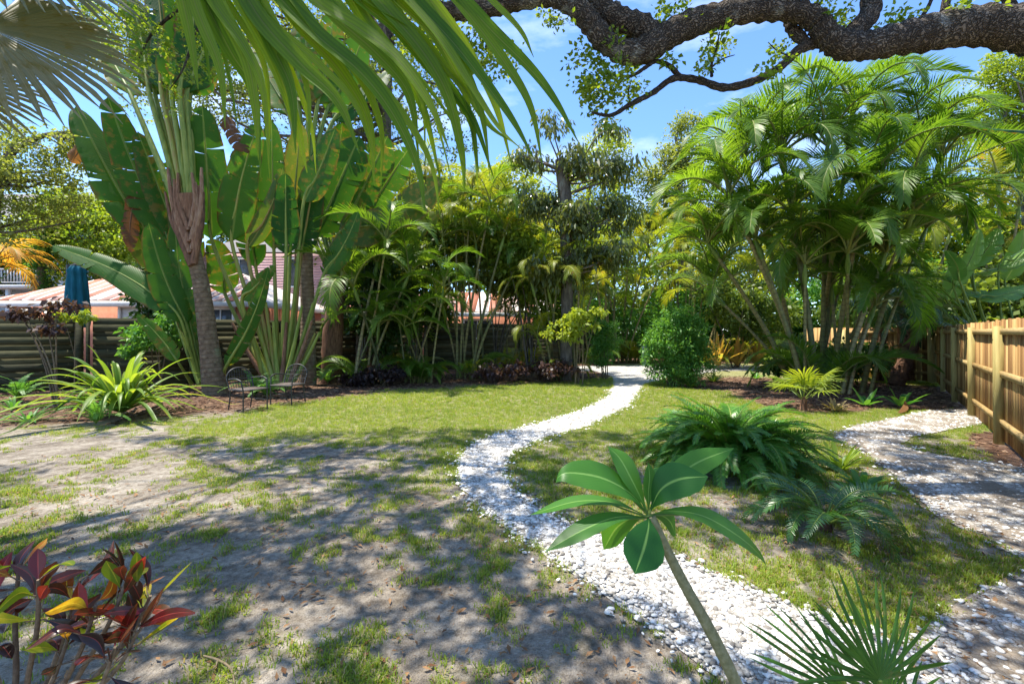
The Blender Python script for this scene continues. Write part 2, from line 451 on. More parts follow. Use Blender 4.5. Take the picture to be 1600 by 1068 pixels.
# ------------------------------------------------------------------ ground, gravel, beds
PATH_ROWS = np.array([(572, 905, 1190), (580, 930, 1120), (588, 955, 1050), (600, 957, 1010), (616, 953, 995), (633, 925, 982), (650, 877, 948), (667, 820, 911),
                      (680, 775, 860), (692, 742, 832), (705, 722, 808), (720, 712, 795), (740, 711, 790), (760, 722, 800), (790, 745, 835), (820, 790, 895), (850, 832, 985),
                      (880, 872, 1070), (910, 915, 1150), (940, 955, 1225), (980, 1012, 1330), (1020, 1065, 1450), (1068, 1130, 1560), (1200, 1330, 1860), (1500, 1800, 2700)], float)
SIDE_ROWS = np.array([(640, 1452, 1512), (647, 1425, 1538), (655, 1385, 1545), (664, 1340, 1535), (672, 1315, 1478), (682, 1308, 1425), (692, 1318, 1400), (702, 1345, 1430), (712, 1362, 1490),
                      (724, 1375, 1580), (740, 1392, 1660), (760, 1412, 1720), (785, 1440, 1790), (810, 1475, 1850), (840, 1540, 1920), (880, 1620, 1990), (940, 1500, 2100), (1000, 1420, 2150), (1068, 1450, 2300), (1200, 1700, 2600)], float)
def in_path(px, py, grow=0.0):
    a = (px > np.interp(py, PATH_ROWS[:, 0], PATH_ROWS[:, 1]) - grow) & (px < np.interp(py, PATH_ROWS[:, 0], PATH_ROWS[:, 2]) + grow) & (py > 570)
    b = (px > np.interp(py, SIDE_ROWS[:, 0], SIDE_ROWS[:, 1]) - grow) & (px < np.interp(py, SIDE_ROWS[:, 0], SIDE_ROWS[:, 2]) + grow) & (py > 640)
    c = (py > 571) & (py < 578) & (px > 900) & (px < 1290)
    return a | b | c

BED_X = [-900, 0, 120, 330, 420, 500, 600, 700, 800, 870, 950, 960]
BED_Y = [690, 672, 664, 648, 634, 622, 612, 604, 598, 595, 590, 560]
def mulch_at(px, py, x, y):
    n = (fbm(x, y, 1.3, 5) - 0.5)
    left = sstep(6, -6, py - np.interp(px, BED_X, BED_Y) + n * 14) * (px < 957)
    e_top = np.interp(px, [1040, 1100, 1140, 1215, 1290, 1400, 1480, 1530], [586, 588, 588, 590, 592, 600, 604, 612])
    e_bot = np.interp(px, [1040, 1080, 1130, 1215, 1290, 1400, 1480, 1530], [600, 606, 610, 640, 642, 640, 640, 644])
    right = sstep(-3, 3, py - e_top) * sstep(5, -5, py - e_bot + n * 12) * (px > 1040) * (px < 1540)
    fence = sstep(-8, 8, px - np.interp(py, [640, 690, 740, 800], [1530, 1500, 1575, 1700]) + n * 60) * (py > 675) * (py < 760)
    far = (py < 568).astype(float)
    return np.clip(left + right + fence + far, 0, 1)

def lawn_at(px, py, x, y):
    """grass density 0..1"""
    n = fbm(x, y, 0.9, 1, 4)
    n2 = fbm(x, y, 3.1, 21, 3)
    zone = sstep(5.0, 7.6, y) * sstep(-6.6, -4.6, x)              # thick lawn at the back
    zone = np.maximum(zone, 0.95 * sstep(690, 640, py) * (px > 400))
    right = px > np.interp(py, PATH_ROWS[:, 0], PATH_ROWS[:, 2])
    zone = np.where(right, np.maximum(zone, 0.66), zone)
    mid = sstep(3.2, 5.4, y) * sstep(-3.8, -0.8, x)
    zone = np.maximum(zone, 0.62 * mid)
    zone = np.maximum(zone, np.where((x < -2.0) & (y < 7.5), 0.385, 0.44))
    edge = np.exp(-np.abs(px - np.interp(py, PATH_ROWS[:, 0], PATH_ROWS[:, 1])) / 60.0) * (px < 1500) * (py > 640)
    zone = np.clip(zone + 0.25 * edge, 0, 1)
    d = zone + (n - 0.5) * 1.1 * (1 - zone * 0.72) + (n2 - 0.5) * 1.2 * (1 - zone * 0.6) + (vnoise(x, y, 9.0, 55) - 0.5) * 0.75 * (1 - zone * 0.5)
    return np.clip(d, 0, 1)

def nonuni(fine0, fine1, step, far0, far1):
    a = np.arange(fine0, fine1 + step, step)
    lo = fine0 - np.geomspace(step * 2, fine0 - far0, 22)[::-1]
    hi = a[-1] + np.geomspace(step * 2, far1 - fine1, 22)
    return np.concatenate([lo, a, hi])
gx = nonuni(-12, 13, 0.11, -600, 600)
gy = nonuni(0.6, 24, 0.11, -300, 900)
XX, YY = np.meshgrid(gx, gy)
nx, ny = len(gx), len(gy)
ppx, ppy = to_px(XX, np.maximum(YY, 0.3))
inview = (YY > 0.3) & (YY < 60)
mul = np.where(inview, mulch_at(ppx, ppy, XX, YY), np.where(YY > 30, 1.0, 0.4))
lwn = np.where(inview, lawn_at(ppx, ppy, XX, YY), 0.4)
i, j = np.meshgrid(np.arange(nx - 1), np.arange(ny - 1)); b0 = (j * nx + i).ravel()
mb = MB().add(np.column_stack([XX.ravel(), YY.ravel(), ground_z(XX, YY).ravel()]), np.column_stack([b0, b0 + 1, b0 + nx + 1, b0 + nx]), 0,
              np.column_stack([mul.ravel(), lwn.ravel(), np.zeros(nx * ny)]))

def ground_mat():
    m, N, L = mat_new('sandy_ground')
    at = N.new("ShaderNodeAttribute"); at.attribute_name = "lc"
    sep = N.new("ShaderNodeSeparateXYZ"); L.new(at.outputs['Vector'], sep.inputs[0])
    tc = N.new("ShaderNodeTexCoord"); P = tc.outputs['Object']
    n1 = noise(N, L, P, 1.6, 6, 0.6); n2 = noise(N, L, P, 22, 5, 0.7); n3 = noise(N, L, P, 90, 4, 0.7); n4 = noise(N, L, P, 6.5, 6, 0.68)
    f = math_node(N, L, 'MULTIPLY_ADD', n2, 0.45, math_node(N, L, 'MULTIPLY', n1, 0.6))
    f2 = math_node(N, L, 'MULTIPLY_ADD', n3, 0.32, f)
    f = math_node(N, L, 'MULTIPLY_ADD', n3, 0.25, f)
    sand = ramp(N, [(0.50, (0.085, 0.068, 0.05)), (0.66, (0.30, 0.255, 0.205)), (0.84, (0.56, 0.50, 0.42))]); L.new(f2, sand.inputs[0])
    deb = ramp(N, [(0.52, (0, 0, 0)), (0.64, (1, 1, 1))]); L.new(math_node(N, L, 'MULTIPLY_ADD', n3, 0.45, math_node(N, L, 'MULTIPLY', n4, 0.6)), deb.inputs[0])
    col = mixc(N, L, math_node(N, L, 'MULTIPLY', deb.outputs[0], 0.75), sand.outputs[0], (0.095, 0.068, 0.042))
    thatch = ramp(N, [(0.35, (0.10, 0.11, 0.035)), (0.65, (0.25, 0.25, 0.09))]); L.new(f, thatch.inputs[0])
    gf = ramp(N, [(0.42, (0, 0, 0)), (0.85, (1, 1, 1))]); L.new(math_node(N, L, 'MULTIPLY_ADD', n4, 0.4, math_node(N, L, 'SUBTRACT', sep.outputs[1], 0.2)), gf.inputs[0])
    col = mixc(N, L, math_node(N, L, 'MULTIPLY', gf.outputs[0], 0.85), col, thatch.outputs[0])
    mulc = ramp(N, [(0.40, (0.035, 0.02, 0.014)), (0.60, (0.115, 0.062, 0.04)), (0.80, (0.24, 0.16, 0.11))]); L.new(f, mulc.inputs[0])
    col = mixc(N, L, sep.outputs[0], col, mulc.outputs[0])
    pr = N.new("ShaderNodeBsdfPrincipled"); pr.inputs['Roughness'].default_value = 0.95; pr.inputs['Specular IOR Level'].default_value = 0.15
    L.new(col, pr.inputs['Base Color'])
    bp = N.new("ShaderNodeBump"); bp.inputs['Strength'].default_value = 1.0; bp.inputs['Distance'].default_value = 0.045
    L.new(math_node(N, L, 'MULTIPLY_ADD', n3, 0.35, math_node(N, L, 'MULTIPLY_ADD', n4, 0.8, n2)), bp.inputs['Height']); L.new(bp.outputs[0], pr.inputs['Normal'])
    out = N.new("ShaderNodeOutputMaterial"); L.new(pr.outputs[0], out.inputs[0])
    return m
M['ground'] = ground_mat()
ground = link('ground', mb.mesh('ground', M['ground']))
tag(ground, 'sandy lawn ground with mulch beds', kind='structure')

def gravel_mat(name='gravel_bed', d0=0.52, d1=0.70, amt=0.5):
    m, N, L = mat_new(name)
    tc = N.new("ShaderNodeTexCoord"); P = tc.outputs['Object']
    vo = N.new("ShaderNodeTexVoronoi"); vo.inputs['Scale'].default_value = 34; L.new(P, vo.inputs['Vector'])
    ve = N.new("ShaderNodeTexVoronoi"); ve.feature = 'DISTANCE_TO_EDGE'; ve.inputs['Scale'].default_value = 34; L.new(P, ve.inputs['Vector'])
    n1 = noise(N, L, P, 3.0, 5); n2 = noise(N, L, P, 40, 4)
    sp = N.new("ShaderNodeSeparateColor"); L.new(vo.outputs['Color'], sp.inputs[0])
    st = ramp(N, [(0.0, (0.28, 0.26, 0.23)), (0.35, (0.50, 0.48, 0.44)), (1.0, (0.72, 0.70, 0.67))]); L.new(sp.outputs[0], st.inputs[0])
    er = ramp(N, [(0.0, (0, 0, 0)), (0.10, (1, 1, 1))]); L.new(ve.outputs['Distance'], er.inputs[0])
    col = mixc(N, L, er.outputs[0], (0.17, 0.15, 0.12), st.outputs[0])
    dr = ramp(N, [(d0, (0, 0, 0)), (d1, (1, 1, 1))]); L.new(math_node(N, L, 'MULTIPLY_ADD', n2, 0.3, math_node(N, L, 'MULTIPLY', n1, 0.8)), dr.inputs[0])
    col = mixc(N, L, math_node(N, L, 'MULTIPLY', dr.outputs[0], amt), col, (0.17, 0.13, 0.09))
    pr = N.new("ShaderNodeBsdfPrincipled"); pr.inputs['Roughness'].default_value = 0.9
    L.new(col, pr.inputs['Base Color'])
    bp = N.new("ShaderNodeBump"); bp.inputs['Strength'].default_value = 0.9; bp.inputs['Distance'].default_value = 0.02
    L.new(ve.outputs['Distance'], bp.inputs['Height']); L.new(bp.outputs[0], pr.inputs['Normal'])
    out = N.new("ShaderNodeOutputMaterial"); L.new(pr.outputs[0], out.inputs[0])
    return m
M['gravel'] = gravel_mat()
M['dirtygravel'] = gravel_mat('leaf_strewn_gravel', 0.44, 0.58, 0.85)
M['stone'] = rough_mat('white_stone', [(0.2, (0.20, 0.18, 0.155)), (0.42, (0.44, 0.42, 0.38)), (0.62, (0.62, 0.60, 0.57)), (0.9, (0.76, 0.75, 0.72))], 30, 0.85, 0.4, 0.004, tintamt=0.9, objrand=0.3)

def path_sheet(name, label, rows, mat, lift, ymin=None):
    ys = np.concatenate([np.linspace(rows[k, 0], rows[k + 1, 0], 7, endpoint=False) for k in range(len(rows) - 1)] + [[rows[-1, 0]]])
    if ymin: ys = ys[ys >= ymin]
    nc = 15
    V = []
    for y in ys:
        a, b = np.interp(y, rows[:, 0], rows[:, 1]), np.interp(y, rows[:, 0], rows[:, 2])
        Y = F * H / (y - HY)
        xa, xb = (a - CX) * Y / F, (b - CX) * Y / F
        xa += (fbm(7.1, Y, 1.7, 2) - 0.5) * 0.22; xb += (fbm(3.1, Y, 1.7, 4) - 0.5) * 0.22
        for t in np.linspace(0, 1, nc):
            x = xa + (xb - xa) * t
            V.append((x, Y, float(ground_z(x, Y)) + lift + 0.012 * math.sin(math.pi * t)))
    n = len(ys)
    i, j = np.meshgrid(np.arange(nc - 1), np.arange(n - 1)); b0 = (j * nc + i).ravel()
    mb = MB().add(V, np.column_stack([b0, b0 + nc, b0 + nc + 1, b0 + 1]))
    o = link(name, mb.mesh(name, mat))
    tag(o, label, kind='structure')
    return o
main_path = path_sheet('gravel_path', 'white gravel path winding across the lawn', PATH_ROWS, M['gravel'], 0.006)
side_path = path_sheet('side_path', 'white gravel path running beside the wooden fence', SIDE_ROWS, M['dirtygravel'], 0.010)
# the drive that crosses behind the bushes
mbd = MB()
dx = np.linspace(2.4, 20, 40); dyv = np.linspace(0, 1, 6)
V = [(x, 18.6 + 2.6 * t + 0.02 * x, float(ground_z(x, 19 + 2.6 * t)) + 0.016) for x in dx for t in dyv]
i, j = np.meshgrid(np.arange(5), np.arange(39)); b0 = (j * 6 + i).ravel()
mbd.add(V, np.column_stack([b0, b0 + 6, b0 + 7, b0 + 1]))
drive = link('gravel_drive', mbd.mesh('gravel_drive', M['gravel'])); tag(drive, 'white gravel drive crossing behind the bushes', kind='structure')

# loose stones
ICO = None
def stone_variant(k):
    t = (1 + 5 ** .5) / 2
    v = unit(np.array([(-1, t, 0), (1, t, 0), (-1, -t, 0), (1, -t, 0), (0, -1, t), (0, 1, t), (0, -1, -t), (0, 1, -t), (t, 0, -1), (t, 0, 1), (-t, 0, -1), (-t, 0, 1)], float))
    f = [(0, 11, 5), (0, 5, 1), (0, 1, 7), (0, 7, 10), (0, 10, 11), (1, 5, 9), (5, 11, 4), (11, 10, 2), (10, 7, 6), (7, 1, 8), (3, 9, 4), (3, 4, 2), (3, 2, 6), (3, 6, 8), (3, 8, 9), (4, 9, 5), (2, 4, 11), (6, 2, 10), (8, 6, 7), (9, 8, 1)]
    r = np.random.default_rng(k)
    v = v * (0.75 + 0.5 * r.random((12, 1))) * np.array([1.0, 0.5 + 0.4 * r.random(), 0.24 + 0.2 * r.random()])
    return v, np.array(f)
OCTV = np.array([(1, 0, 0), (0, 1, 0), (-1, 0, 0), (0, -1, 0), (0, 0, 1)], float)
OCTF = np.array([(0, 1, 4), (1, 2, 4), (2, 3, 4), (3, 0, 4)])
def scatter(mb, V0, F0, pos, yaw, tilt, sc, tint, m=0):
    """stamp one small shape at many points (numpy)"""
    n, k = len(pos), len(V0)
    c, s = np.cos(yaw), np.sin(yaw); ct, stl = np.cos(tilt), np.sin(tilt)
    v = V0[None] * np.asarray(sc).reshape(n, 1, -1)
    x, y, z = v[..., 0], v[..., 1], v[..., 2]
    y, z = y * ct[:, None] - z * stl[:, None], y * stl[:, None] + z * ct[:, None]
    X = x * c[:, None] - y * s[:, None]; Y = x * s[:, None] + y * c[:, None]
    v = np.stack([X, Y, z], -1) + pos[:, None, :]
    f = (F0[None] + (np.arange(n) * k)[:, None, None]).reshape(-1, F0.shape[1])
    lc = np.zeros((n, k, 3)); lc[..., 2] = np.asarray(tint)[:, None]
    mb.add(v.reshape(-1, 3), f, m, lc.reshape(-1, 3))

def rnd_pts(n, x0, x1, y0, y1):
    return rng.uniform(x0, x1, n), rng.uniform(y0, y1, n)

def stones_for(rows, n_near, n_far, spill):
    P = []
    for (n, y0, y1) in ((n_near, 1.7, 4.4), (n_far, 4.4, 12.5)):
        x, y = rnd_pts(n * 6, -3, 9, y0, y1)
        px, py = to_px(x, y)
        a = np.interp(py, rows[:, 0], rows[:, 1]); b = np.interp(py, rows[:, 0], rows[:, 2])
        sp_ = spill * (py - HY) / 330.0
        ok = (px > a - sp_ * rng.random(len(x)) ** 4) & (px < b + sp_ * rng.random(len(x)) ** 4) & (py > rows[0, 0]) & (px < 1680)
        P.append(np.column_stack([x[ok], y[ok]])[:n])
    return P
stone_meshes = []
for k in range(6):
    v, f = stone_variant(k); stone_meshes.append(MB().add(v, f, 0, np.full((12, 3), 0.5)).mesh('stone', M['stone'], False))
for (pth, rows, nn, nf) in ((main_path, PATH_ROWS, 9000, 9000), (side_path, SIDE_ROWS, 2000, 3600)):
    Pn, Pf = stones_for(rows, nn, nf, 45)
    d = Pn[:, 1]; order = np.argsort(d)
    big, rest = order[:150], order[150:]
    for q in big:
        s = R.uniform(0.014, 0.03); x, y = Pn[q]
        o = link('stone', stone_meshes[R.randrange(6)], pth, (x, y, float(ground_z(x, y)) + 0.012 + s * 0.3), (R.uniform(-.3, .3), R.uniform(-.3, .3), R.uniform(0, 6.28)), s)
    mb = MB()
    for k in range(6):
        v, f = stone_variant(k); sel = rest[k::6]; p = Pn[sel]; n = len(sel)
        sz = 0.008 + 0.020 * rng.random(n) ** 1.8
        scatter(mb, v, f, np.column_stack([p, ground_z(p[:, 0], p[:, 1]) + 0.014 + sz * 0.15]), rng.random(n) * 6.28, (rng.random(n) - .5) * 0.9, sz[:, None] * np.ones((1, 3)), rng.random(n))
    n = len(Pf); sz = 0.012 + 0.022 * rng.random(n) ** 1.6
    scatter(mb, OCTV * [1, .8, .6], OCTF, np.column_stack([Pf, ground_z(Pf[:, 0], Pf[:, 1]) + 0.014]), rng.random(n) * 6.28, (rng.random(n) - .5) * 0.5, sz[:, None] * np.ones((1, 3)), rng.random(n))
    tag(link('gravel_stones', mb.mesh('gravel_stones', M['stone'], False), pth), 'loose white stones', kind='stuff')

# ------------------------------------------------------------------ grass and litter
def grass_field():
    mb = MB()
    specs = [(1.55, 3.6, 1000, 0.046, 12, 2), (3.6, 6.5, 520, 0.05, 11, 2), (6.5, 10.0, 330, 0.055, 12, 1), (10.0, 15.5, 190, 0.06, 12, 1)]
    for (y0, y1, dens, hgt, nb, segs) in specs:
        hw = 1.19 * y1
        n = int(dens * (2 * hw) * (y1 - y0))
        x, y = rnd_pts(n, -hw, hw, y0, y1)
        px, py = to_px(x, y)
        ok = (px > -60) & (px < 1640) & ~in_path(px, py, -2)
        x, y, px, py = x[ok], y[ok], px[ok], py[ok]
        d = lawn_at(px, py, x, y) * (1 - mulch_at(px, py, x, y))
        keep = rng.random(len(x)) < np.clip((d - 0.30) / 0.5, 0, 1) ** 1.25
        keep &= ~((px > 1560) & (py < 720))
        x, y, d = x[keep], y[keep], d[keep]
        n = len(x)
        if n == 0: continue
        hs = hgt * (0.5 + 0.6 * d) * (0.6 + 0.8 * rng.random(n))
        gt = 0.25 + 0.5 * fbm(x, y, 0.6, 13, 3) + (rng.random(n) - .5) * 0.5
        for b in range(nb if segs == 2 else nb):
            az = rng.random(n) * 6.283; ln = 0.25 + 0.75 * rng.random(n)
            hh = hs * (0.55 + 0.6 * rng.random(n))
            ox, oy = x + (rng.random(n) - .5) * 0.075, y + (rng.random(n) - .5) * 0.075
            oz = ground_z(ox, oy) - 0.003
            w = (0.0030 if segs == 2 else 0.0034) * (0.7 + 0.6 * rng.random(n)) * (1.6 if y0 > 9 else 1)
            ca, sa = np.cos(az), np.sin(az)
            B = np.column_stack([ox, oy, oz]); D = np.column_stack([ca, sa, 0 * ca]); S = np.column_stack([-sa, ca, 0 * ca]) * w[:, None]
            up = np.array([0, 0, 1.0])
            mid = B + up * (hh * 0.62)[:, None] + D * (hh * ln * 0.35)[:, None]
            tip = B + up * (hh * (1.0 - 0.35 * ln))[:, None] + D * (hh * ln * 1.0)[:, None]
            k = np.arange(n)
            if segs == 2:
                v = np.stack([B - S, B + S, mid + S * .8, mid - S * .8, tip], 1).reshape(-1, 3)
                lc = np.zeros((n, 5, 3)); lc[..., 2] = (gt + (rng.random(n) - .5) * .3)[:, None]
                o = k * 5; dry = rng.random(n) < 0.16
                fq = np.column_stack([o, o + 1, o + 2, o + 3]); ft = np.column_stack([o + 3, o + 2, o + 4])
                n0 = mb.n
                mb.add(v, fq[~dry], 0, lc.reshape(-1, 3))
                for ff, mm in ((fq[dry], 1), (ft[~dry], 0), (ft[dry], 1)):
                    if len(ff): mb.f.append((ff + n0).astype(np.int32)); mb.m.append(np.full(len(ff), mm, np.int32))
            else:
                v = np.stack([B - S, B + S, tip], 1).reshape(-1, 3)
                lc = np.zeros((n, 3, 3)); lc[..., 2] = (gt + (rng.random(n) - .5) * .3)[:, None]
                o = k * 3; dry = rng.random(n) < 0.12
                ft = np.column_stack([o, o + 1, o + 2])
                n0 = mb.n
                mb.add(v, ft[~dry], 0, lc.reshape(-1, 3))
                if dry.any(): mb.f.append((ft[dry] + n0).astype(np.int32)); mb.m.append(np.full(dry.sum(), 1, np.int32))
    g = link('grass', mb.mesh('grass', [M['grass'], M['drygrass']], False))
    tag(g, 'patchy short green lawn grass', 'grass', kind='stuff')
grass_field()

LEAFV = np.array([(0, -1, 0), (0.38, -0.25, 0.16), (0, 1, 0.05), (-0.38, -0.25, 0.16)], float)
LEAFF = np.array([(0, 1, 2), (0, 2, 3)])
def litter():
    mb = MB(); 
    x, y = rnd_pts(60000, -14, 13, 1.6, 16); x2, y2 = rnd_pts(9000, -5, 5, 1.6, 5); x, y = np.concatenate([x, x2]), np.concatenate([y, y2])
    px, py = to_px(x, y)
    mu = mulch_at(px, py, x, y)
    dens = 0.05 + 0.30 * (y < 4.5) + 0.5 * mu + 0.30 * (px > 1330) * (py > 690) + 0.05 * sstep(0.55, 0.7, fbm(x, y, 1.1, 31))
    ok = (rng.random(len(x)) < dens) & (px > -50) & (px < 1650) & ~(in_path(px, py, 0) & (rng.random(len(x)) < np.where(px > 1330, 0.2, 0.7)))
    x, y = x[ok], y[ok]; n = len(x)
    scatter(mb, LEAFV, LEAFF, np.column_stack([x, y, ground_z(x, y) + 0.014]), rng.random(n) * 6.28, (rng.random(n) - .5) * 0.9, (0.007 + 0.026 * rng.random(n) ** 2)[:, None] * np.ones((1, 3)), rng.random(n))
    tag(link('leaf_litter', mb.mesh('leaf_litter', M['dryleaf'], False)), 'dry brown fallen leaves scattered over beds and lawn', 'leaf litter', kind='stuff')
    mb = MB()
    x, y = rnd_pts(38000, -14, 12, 6, 17)
    px, py = to_px(x, y)
    ok = (rng.random(len(x)) < mulch_at(px, py, x, y) * 0.55) & (px > -60) & (px < 1650) & (py > 570)
    x, y = x[ok], y[ok]; n = len(x)
    v = np.array([(-1, -.3, 0), (1, -.25, 0), (1, .3, 0), (-1, .25, 0), (-1, -.2, .25), (.9, -.2, .3), (1, .2, .25), (-.9, .2, .28)])
    f = np.array([(4, 5, 6, 7), (0, 1, 5, 4), (1, 2, 6, 5), (2, 3, 7, 6), (3, 0, 4, 7)])
    scatter(mb, v, f, np.column_stack([x, y, ground_z(x, y) + 0.008]), rng.random(n) * 6.28, (rng.random(n) - .5) * 0.8, (0.02 + 0.035 * rng.random(n))[:, None] * np.ones((1, 3)), rng.random(n))
    tag(link('bark_mulch', mb.mesh('bark_mulch', M['mulchchip'], False)), 'brown bark mulch chips covering the planting beds', 'mulch', kind='stuff')
litter()

# ------------------------------------------------------------------ wooden fence on the right
def wood_mat(name, stops, stretch=(14, 14, 0.7), objrand=0.35):
    m = rough_mat(name, stops, 2.2, 0.75, 0.35, 0.006, detail=8, stretch=stretch, objrand=objrand)
    return m
M['board'] = wood_mat('fence_board_wood', [(0.15, (0.20, 0.10, 0.035)), (0.5, (0.36, 0.20, 0.07)), (0.9, (0.54, 0.36, 0.15))], stretch=(9, 9, 0.5), objrand=0.9)
M['postwood'] = wood_mat('fence_post_wood', [(0.2, (0.28, 0.21, 0.07)), (0.5, (0.45, 0.37, 0.14)), (0.85, (0.55, 0.48, 0.24))])
M['railwood'] = wood_mat('fence_rail_wood', [(0.2, (0.26, 0.16, 0.055)), (0.5, (0.40, 0.27, 0.11)), (0.85, (0.50, 0.37, 0.18))], stretch=(3, 3, 14))
M['knot'] = rough_mat('wood_knot', [(0.3, (0.05, 0.025, 0.012)), (0.7, (0.14, 0.07, 0.03))], 30, 0.8)
FD = unit(np.array([576.0, 700.0, 0])); FA = math.atan2(FD[1], FD[0]); FN = np.array([-FD[1], FD[0], 0])
FP1 = np.array([7.03, 6.43, 0])
wf = thing('wooden_fence', 'new honey coloured board fence with square posts along the right side', 'fence', FP1)
bmesh_ = MB(); box(bmesh_, (0, 0, 0.9), (0.136, 0.018, 1.72), jit=0.004); bmesh_ = bmesh_.mesh('board', M['board'], False)
pmesh = MB(); box(pmesh, (0, 0, 0.84), (0.125, 0.10, 1.72), jit=0.003); pmesh = pmesh.mesh('post', M['postwood'], False)
rmesh = MB(); box(rmesh, (0, 0, 0), (2.36, 0.04, 0.09), jit=0.003); rmesh = rmesh.mesh('rail', M['railwood'], False)
SP = 2.5
for k in range(-3, 5):
    c = FD * SP * k + FN * 0.03
    po = link('post', pmesh, wf, c + [0, 0, R.uniform(-0.03, 0.02)], (R.uniform(-.008, .008), R.uniform(-.008, .008), FA))
    for zk in R.sample([0.45, 0.8, 1.12, 1.35, 1.5], 2):
        km = MB(); xk = R.uniform(-.03, .03); tube(km, [[xk, 0.046, zk], [xk, 0.0525, zk]], [0.019, 0.014], 9); link('knot', km.mesh('knot', M['knot']), po)
    if k < 4:
        for z in (1.60, 0.99, 0.31):
            link('rail', rmesh, wf, FD * (SP * k + SP / 2) + FN * 0.012 + [0, 0, z + R.uniform(-.01, .01)], (0, 0, FA))
        for b in range(17):
            link('board', bmesh_, wf, FD * (SP * k + (b + 0.5) * SP / 17) - FN * 0.022 + [0, 0, R.uniform(-0.012, 0.012)], (R.uniform(-.003, .003), R.uniform(-.004, .004), FA + R.uniform(-.012, .012)), (1.04, 1, R.uniform(0.995, 1.008)))
# far return of the fence beyond the palms
wf2 = thing('wooden_fence', 'far short run of honey coloured board fence beyond the date palm trunks', 'fence', FP1 + FD * SP * 4)
RD = unit(np.array([-0.55, 0.83, 0])); RA = math.atan2(RD[1], RD[0])
for b in range(26):
    link('board', bmesh_, wf2, RD * (0.12 + b * 0.142), (0, 0, RA + R.uniform(-.01, .01)), (1, 1, R.uniform(0.99, 1.01)))
for k in range(2):
    link('post', pmesh, wf2, RD * (0.1 + k * 2.36) + np.array([-RD[1], RD[0], 0]) * 0.09, (0, 0, RA))
    for z in (1.6, 0.99, 0.31):
        if k == 0: link('rail', rmesh, wf2, RD * 1.3 + np.array([-RD[1], RD[0], 0]) * 0.04 + [0, 0, z], (0, 0, RA))

# ------------------------------------------------------------------ weathered fence on the left
M['oldwood'] = rough_mat('weathered_fence_wood', [(0.2, (0.018, 0.018, 0.009)), (0.5, (0.055, 0.055, 0.024)), (0.85, (0.12, 0.105, 0.05))], 3.0, 0.9, 0.5, 0.008, detail=8, stretch=(1, 6, 10), objrand=0.4)
LD = unit(np.array([0.812, 0.583, 0])); LA = math.atan2(LD[1], LD[0]); LNn = np.array([LD[1], -LD[0], 0])
LB = np.array([-16.2, 9.5, 0])
lf = thing('slat_fence', 'weathered dark fence of overlapping horizontal slats behind the left bed', 'fence', LB)
smesh = MB(); box(smesh, (0, 0, 0), (2.36, 0.022, 0.205), jit=0.006); smesh = smesh.mesh('slat', M['oldwood'], False)
lpm = MB(); box(lpm, (0, 0, 0.97), (0.13, 0.09, 1.96), jit=0.006); lpm = lpm.mesh('post', M['oldwood'], False)
for k in range(10):
    a = k * 2.55
    for q in (0.0, 0.19):
        link('post', lpm, lf, LD * (a + q) + LNn * 0.045, (0, 0, LA), (1 if q == 0 else 0.6, 1, 1))
    for s in range(11):
        link('slat', smesh, lf, LD * (a + 0.10 + 1.275 + 0.09) + LNn * (0.022 if s % 2 else -0.010) + [0, 0, 0.12 + s * 0.178], (R.uniform(-.02, .02), R.uniform(-.004, .004), LA))

# ------------------------------------------------------------------ houses behind the left fence
M['pinkwall'] = rough_mat('coral_stucco', [(0.3, (0.50, 0.20, 0.12)), (0.7, (0.62, 0.28, 0.18))], 6, 0.9, 0.2, 0.01)
M['white'] = rough_mat('white_paint', [(0.3, (0.66, 0.65, 0.62)), (0.7, (0.80, 0.79, 0.77))], 6, 0.6, 0.1, 0.005)
M['metalroof'] = rough_mat('pale_metal_roof', [(0.35, (0.42, 0.24, 0.19)), (0.52, (0.62, 0.55, 0.50)), (0.8, (0.74, 0.72, 0.70))], 1.2, 0.45, 0.1, 0.01, objrand=0.5, stretch=(1, 1, 1))
M['rustroof'] = rough_mat('rusted_roof_panel', [(0.35, (0.34, 0.12, 0.07)), (0.65, (0.52, 0.26, 0.17))], 2, 0.6, 0.1, 0.01)
M['glass'] = rough_mat('window_glass', [(0.3, (0.05, 0.06, 0.07)), (0.7, (0.12, 0.14, 0.15))], 2, 0.08, 0.0, 0.001, spec=0.6)
M['blind'] = rough_mat('closed_blind', [(0.3, (0.55, 0.55, 0.53)), (0.7, (0.66, 0.66, 0.64))], 3, 0.7, 0.1, 0.01)
M['lilac'] = rough_mat('lilac_siding', [(0.3, (0.42, 0.27, 0.30)), (0.7, (0.52, 0.36, 0.39))], 3, 0.8, 0.1, 0.01)
M['blue'] = rough_mat('pale_blue_siding', [(0.3, (0.36, 0.47, 0.55)), (0.7, (0.46, 0.57, 0.64))], 3, 0.8, 0.1, 0.01)
M['greyroof'] = rough_mat('grey_shingle_roof', [(0.3, (0.16, 0.15, 0.15)), (0.7, (0.30, 0.28, 0.27))], 14, 0.9, 0.4, 0.02)

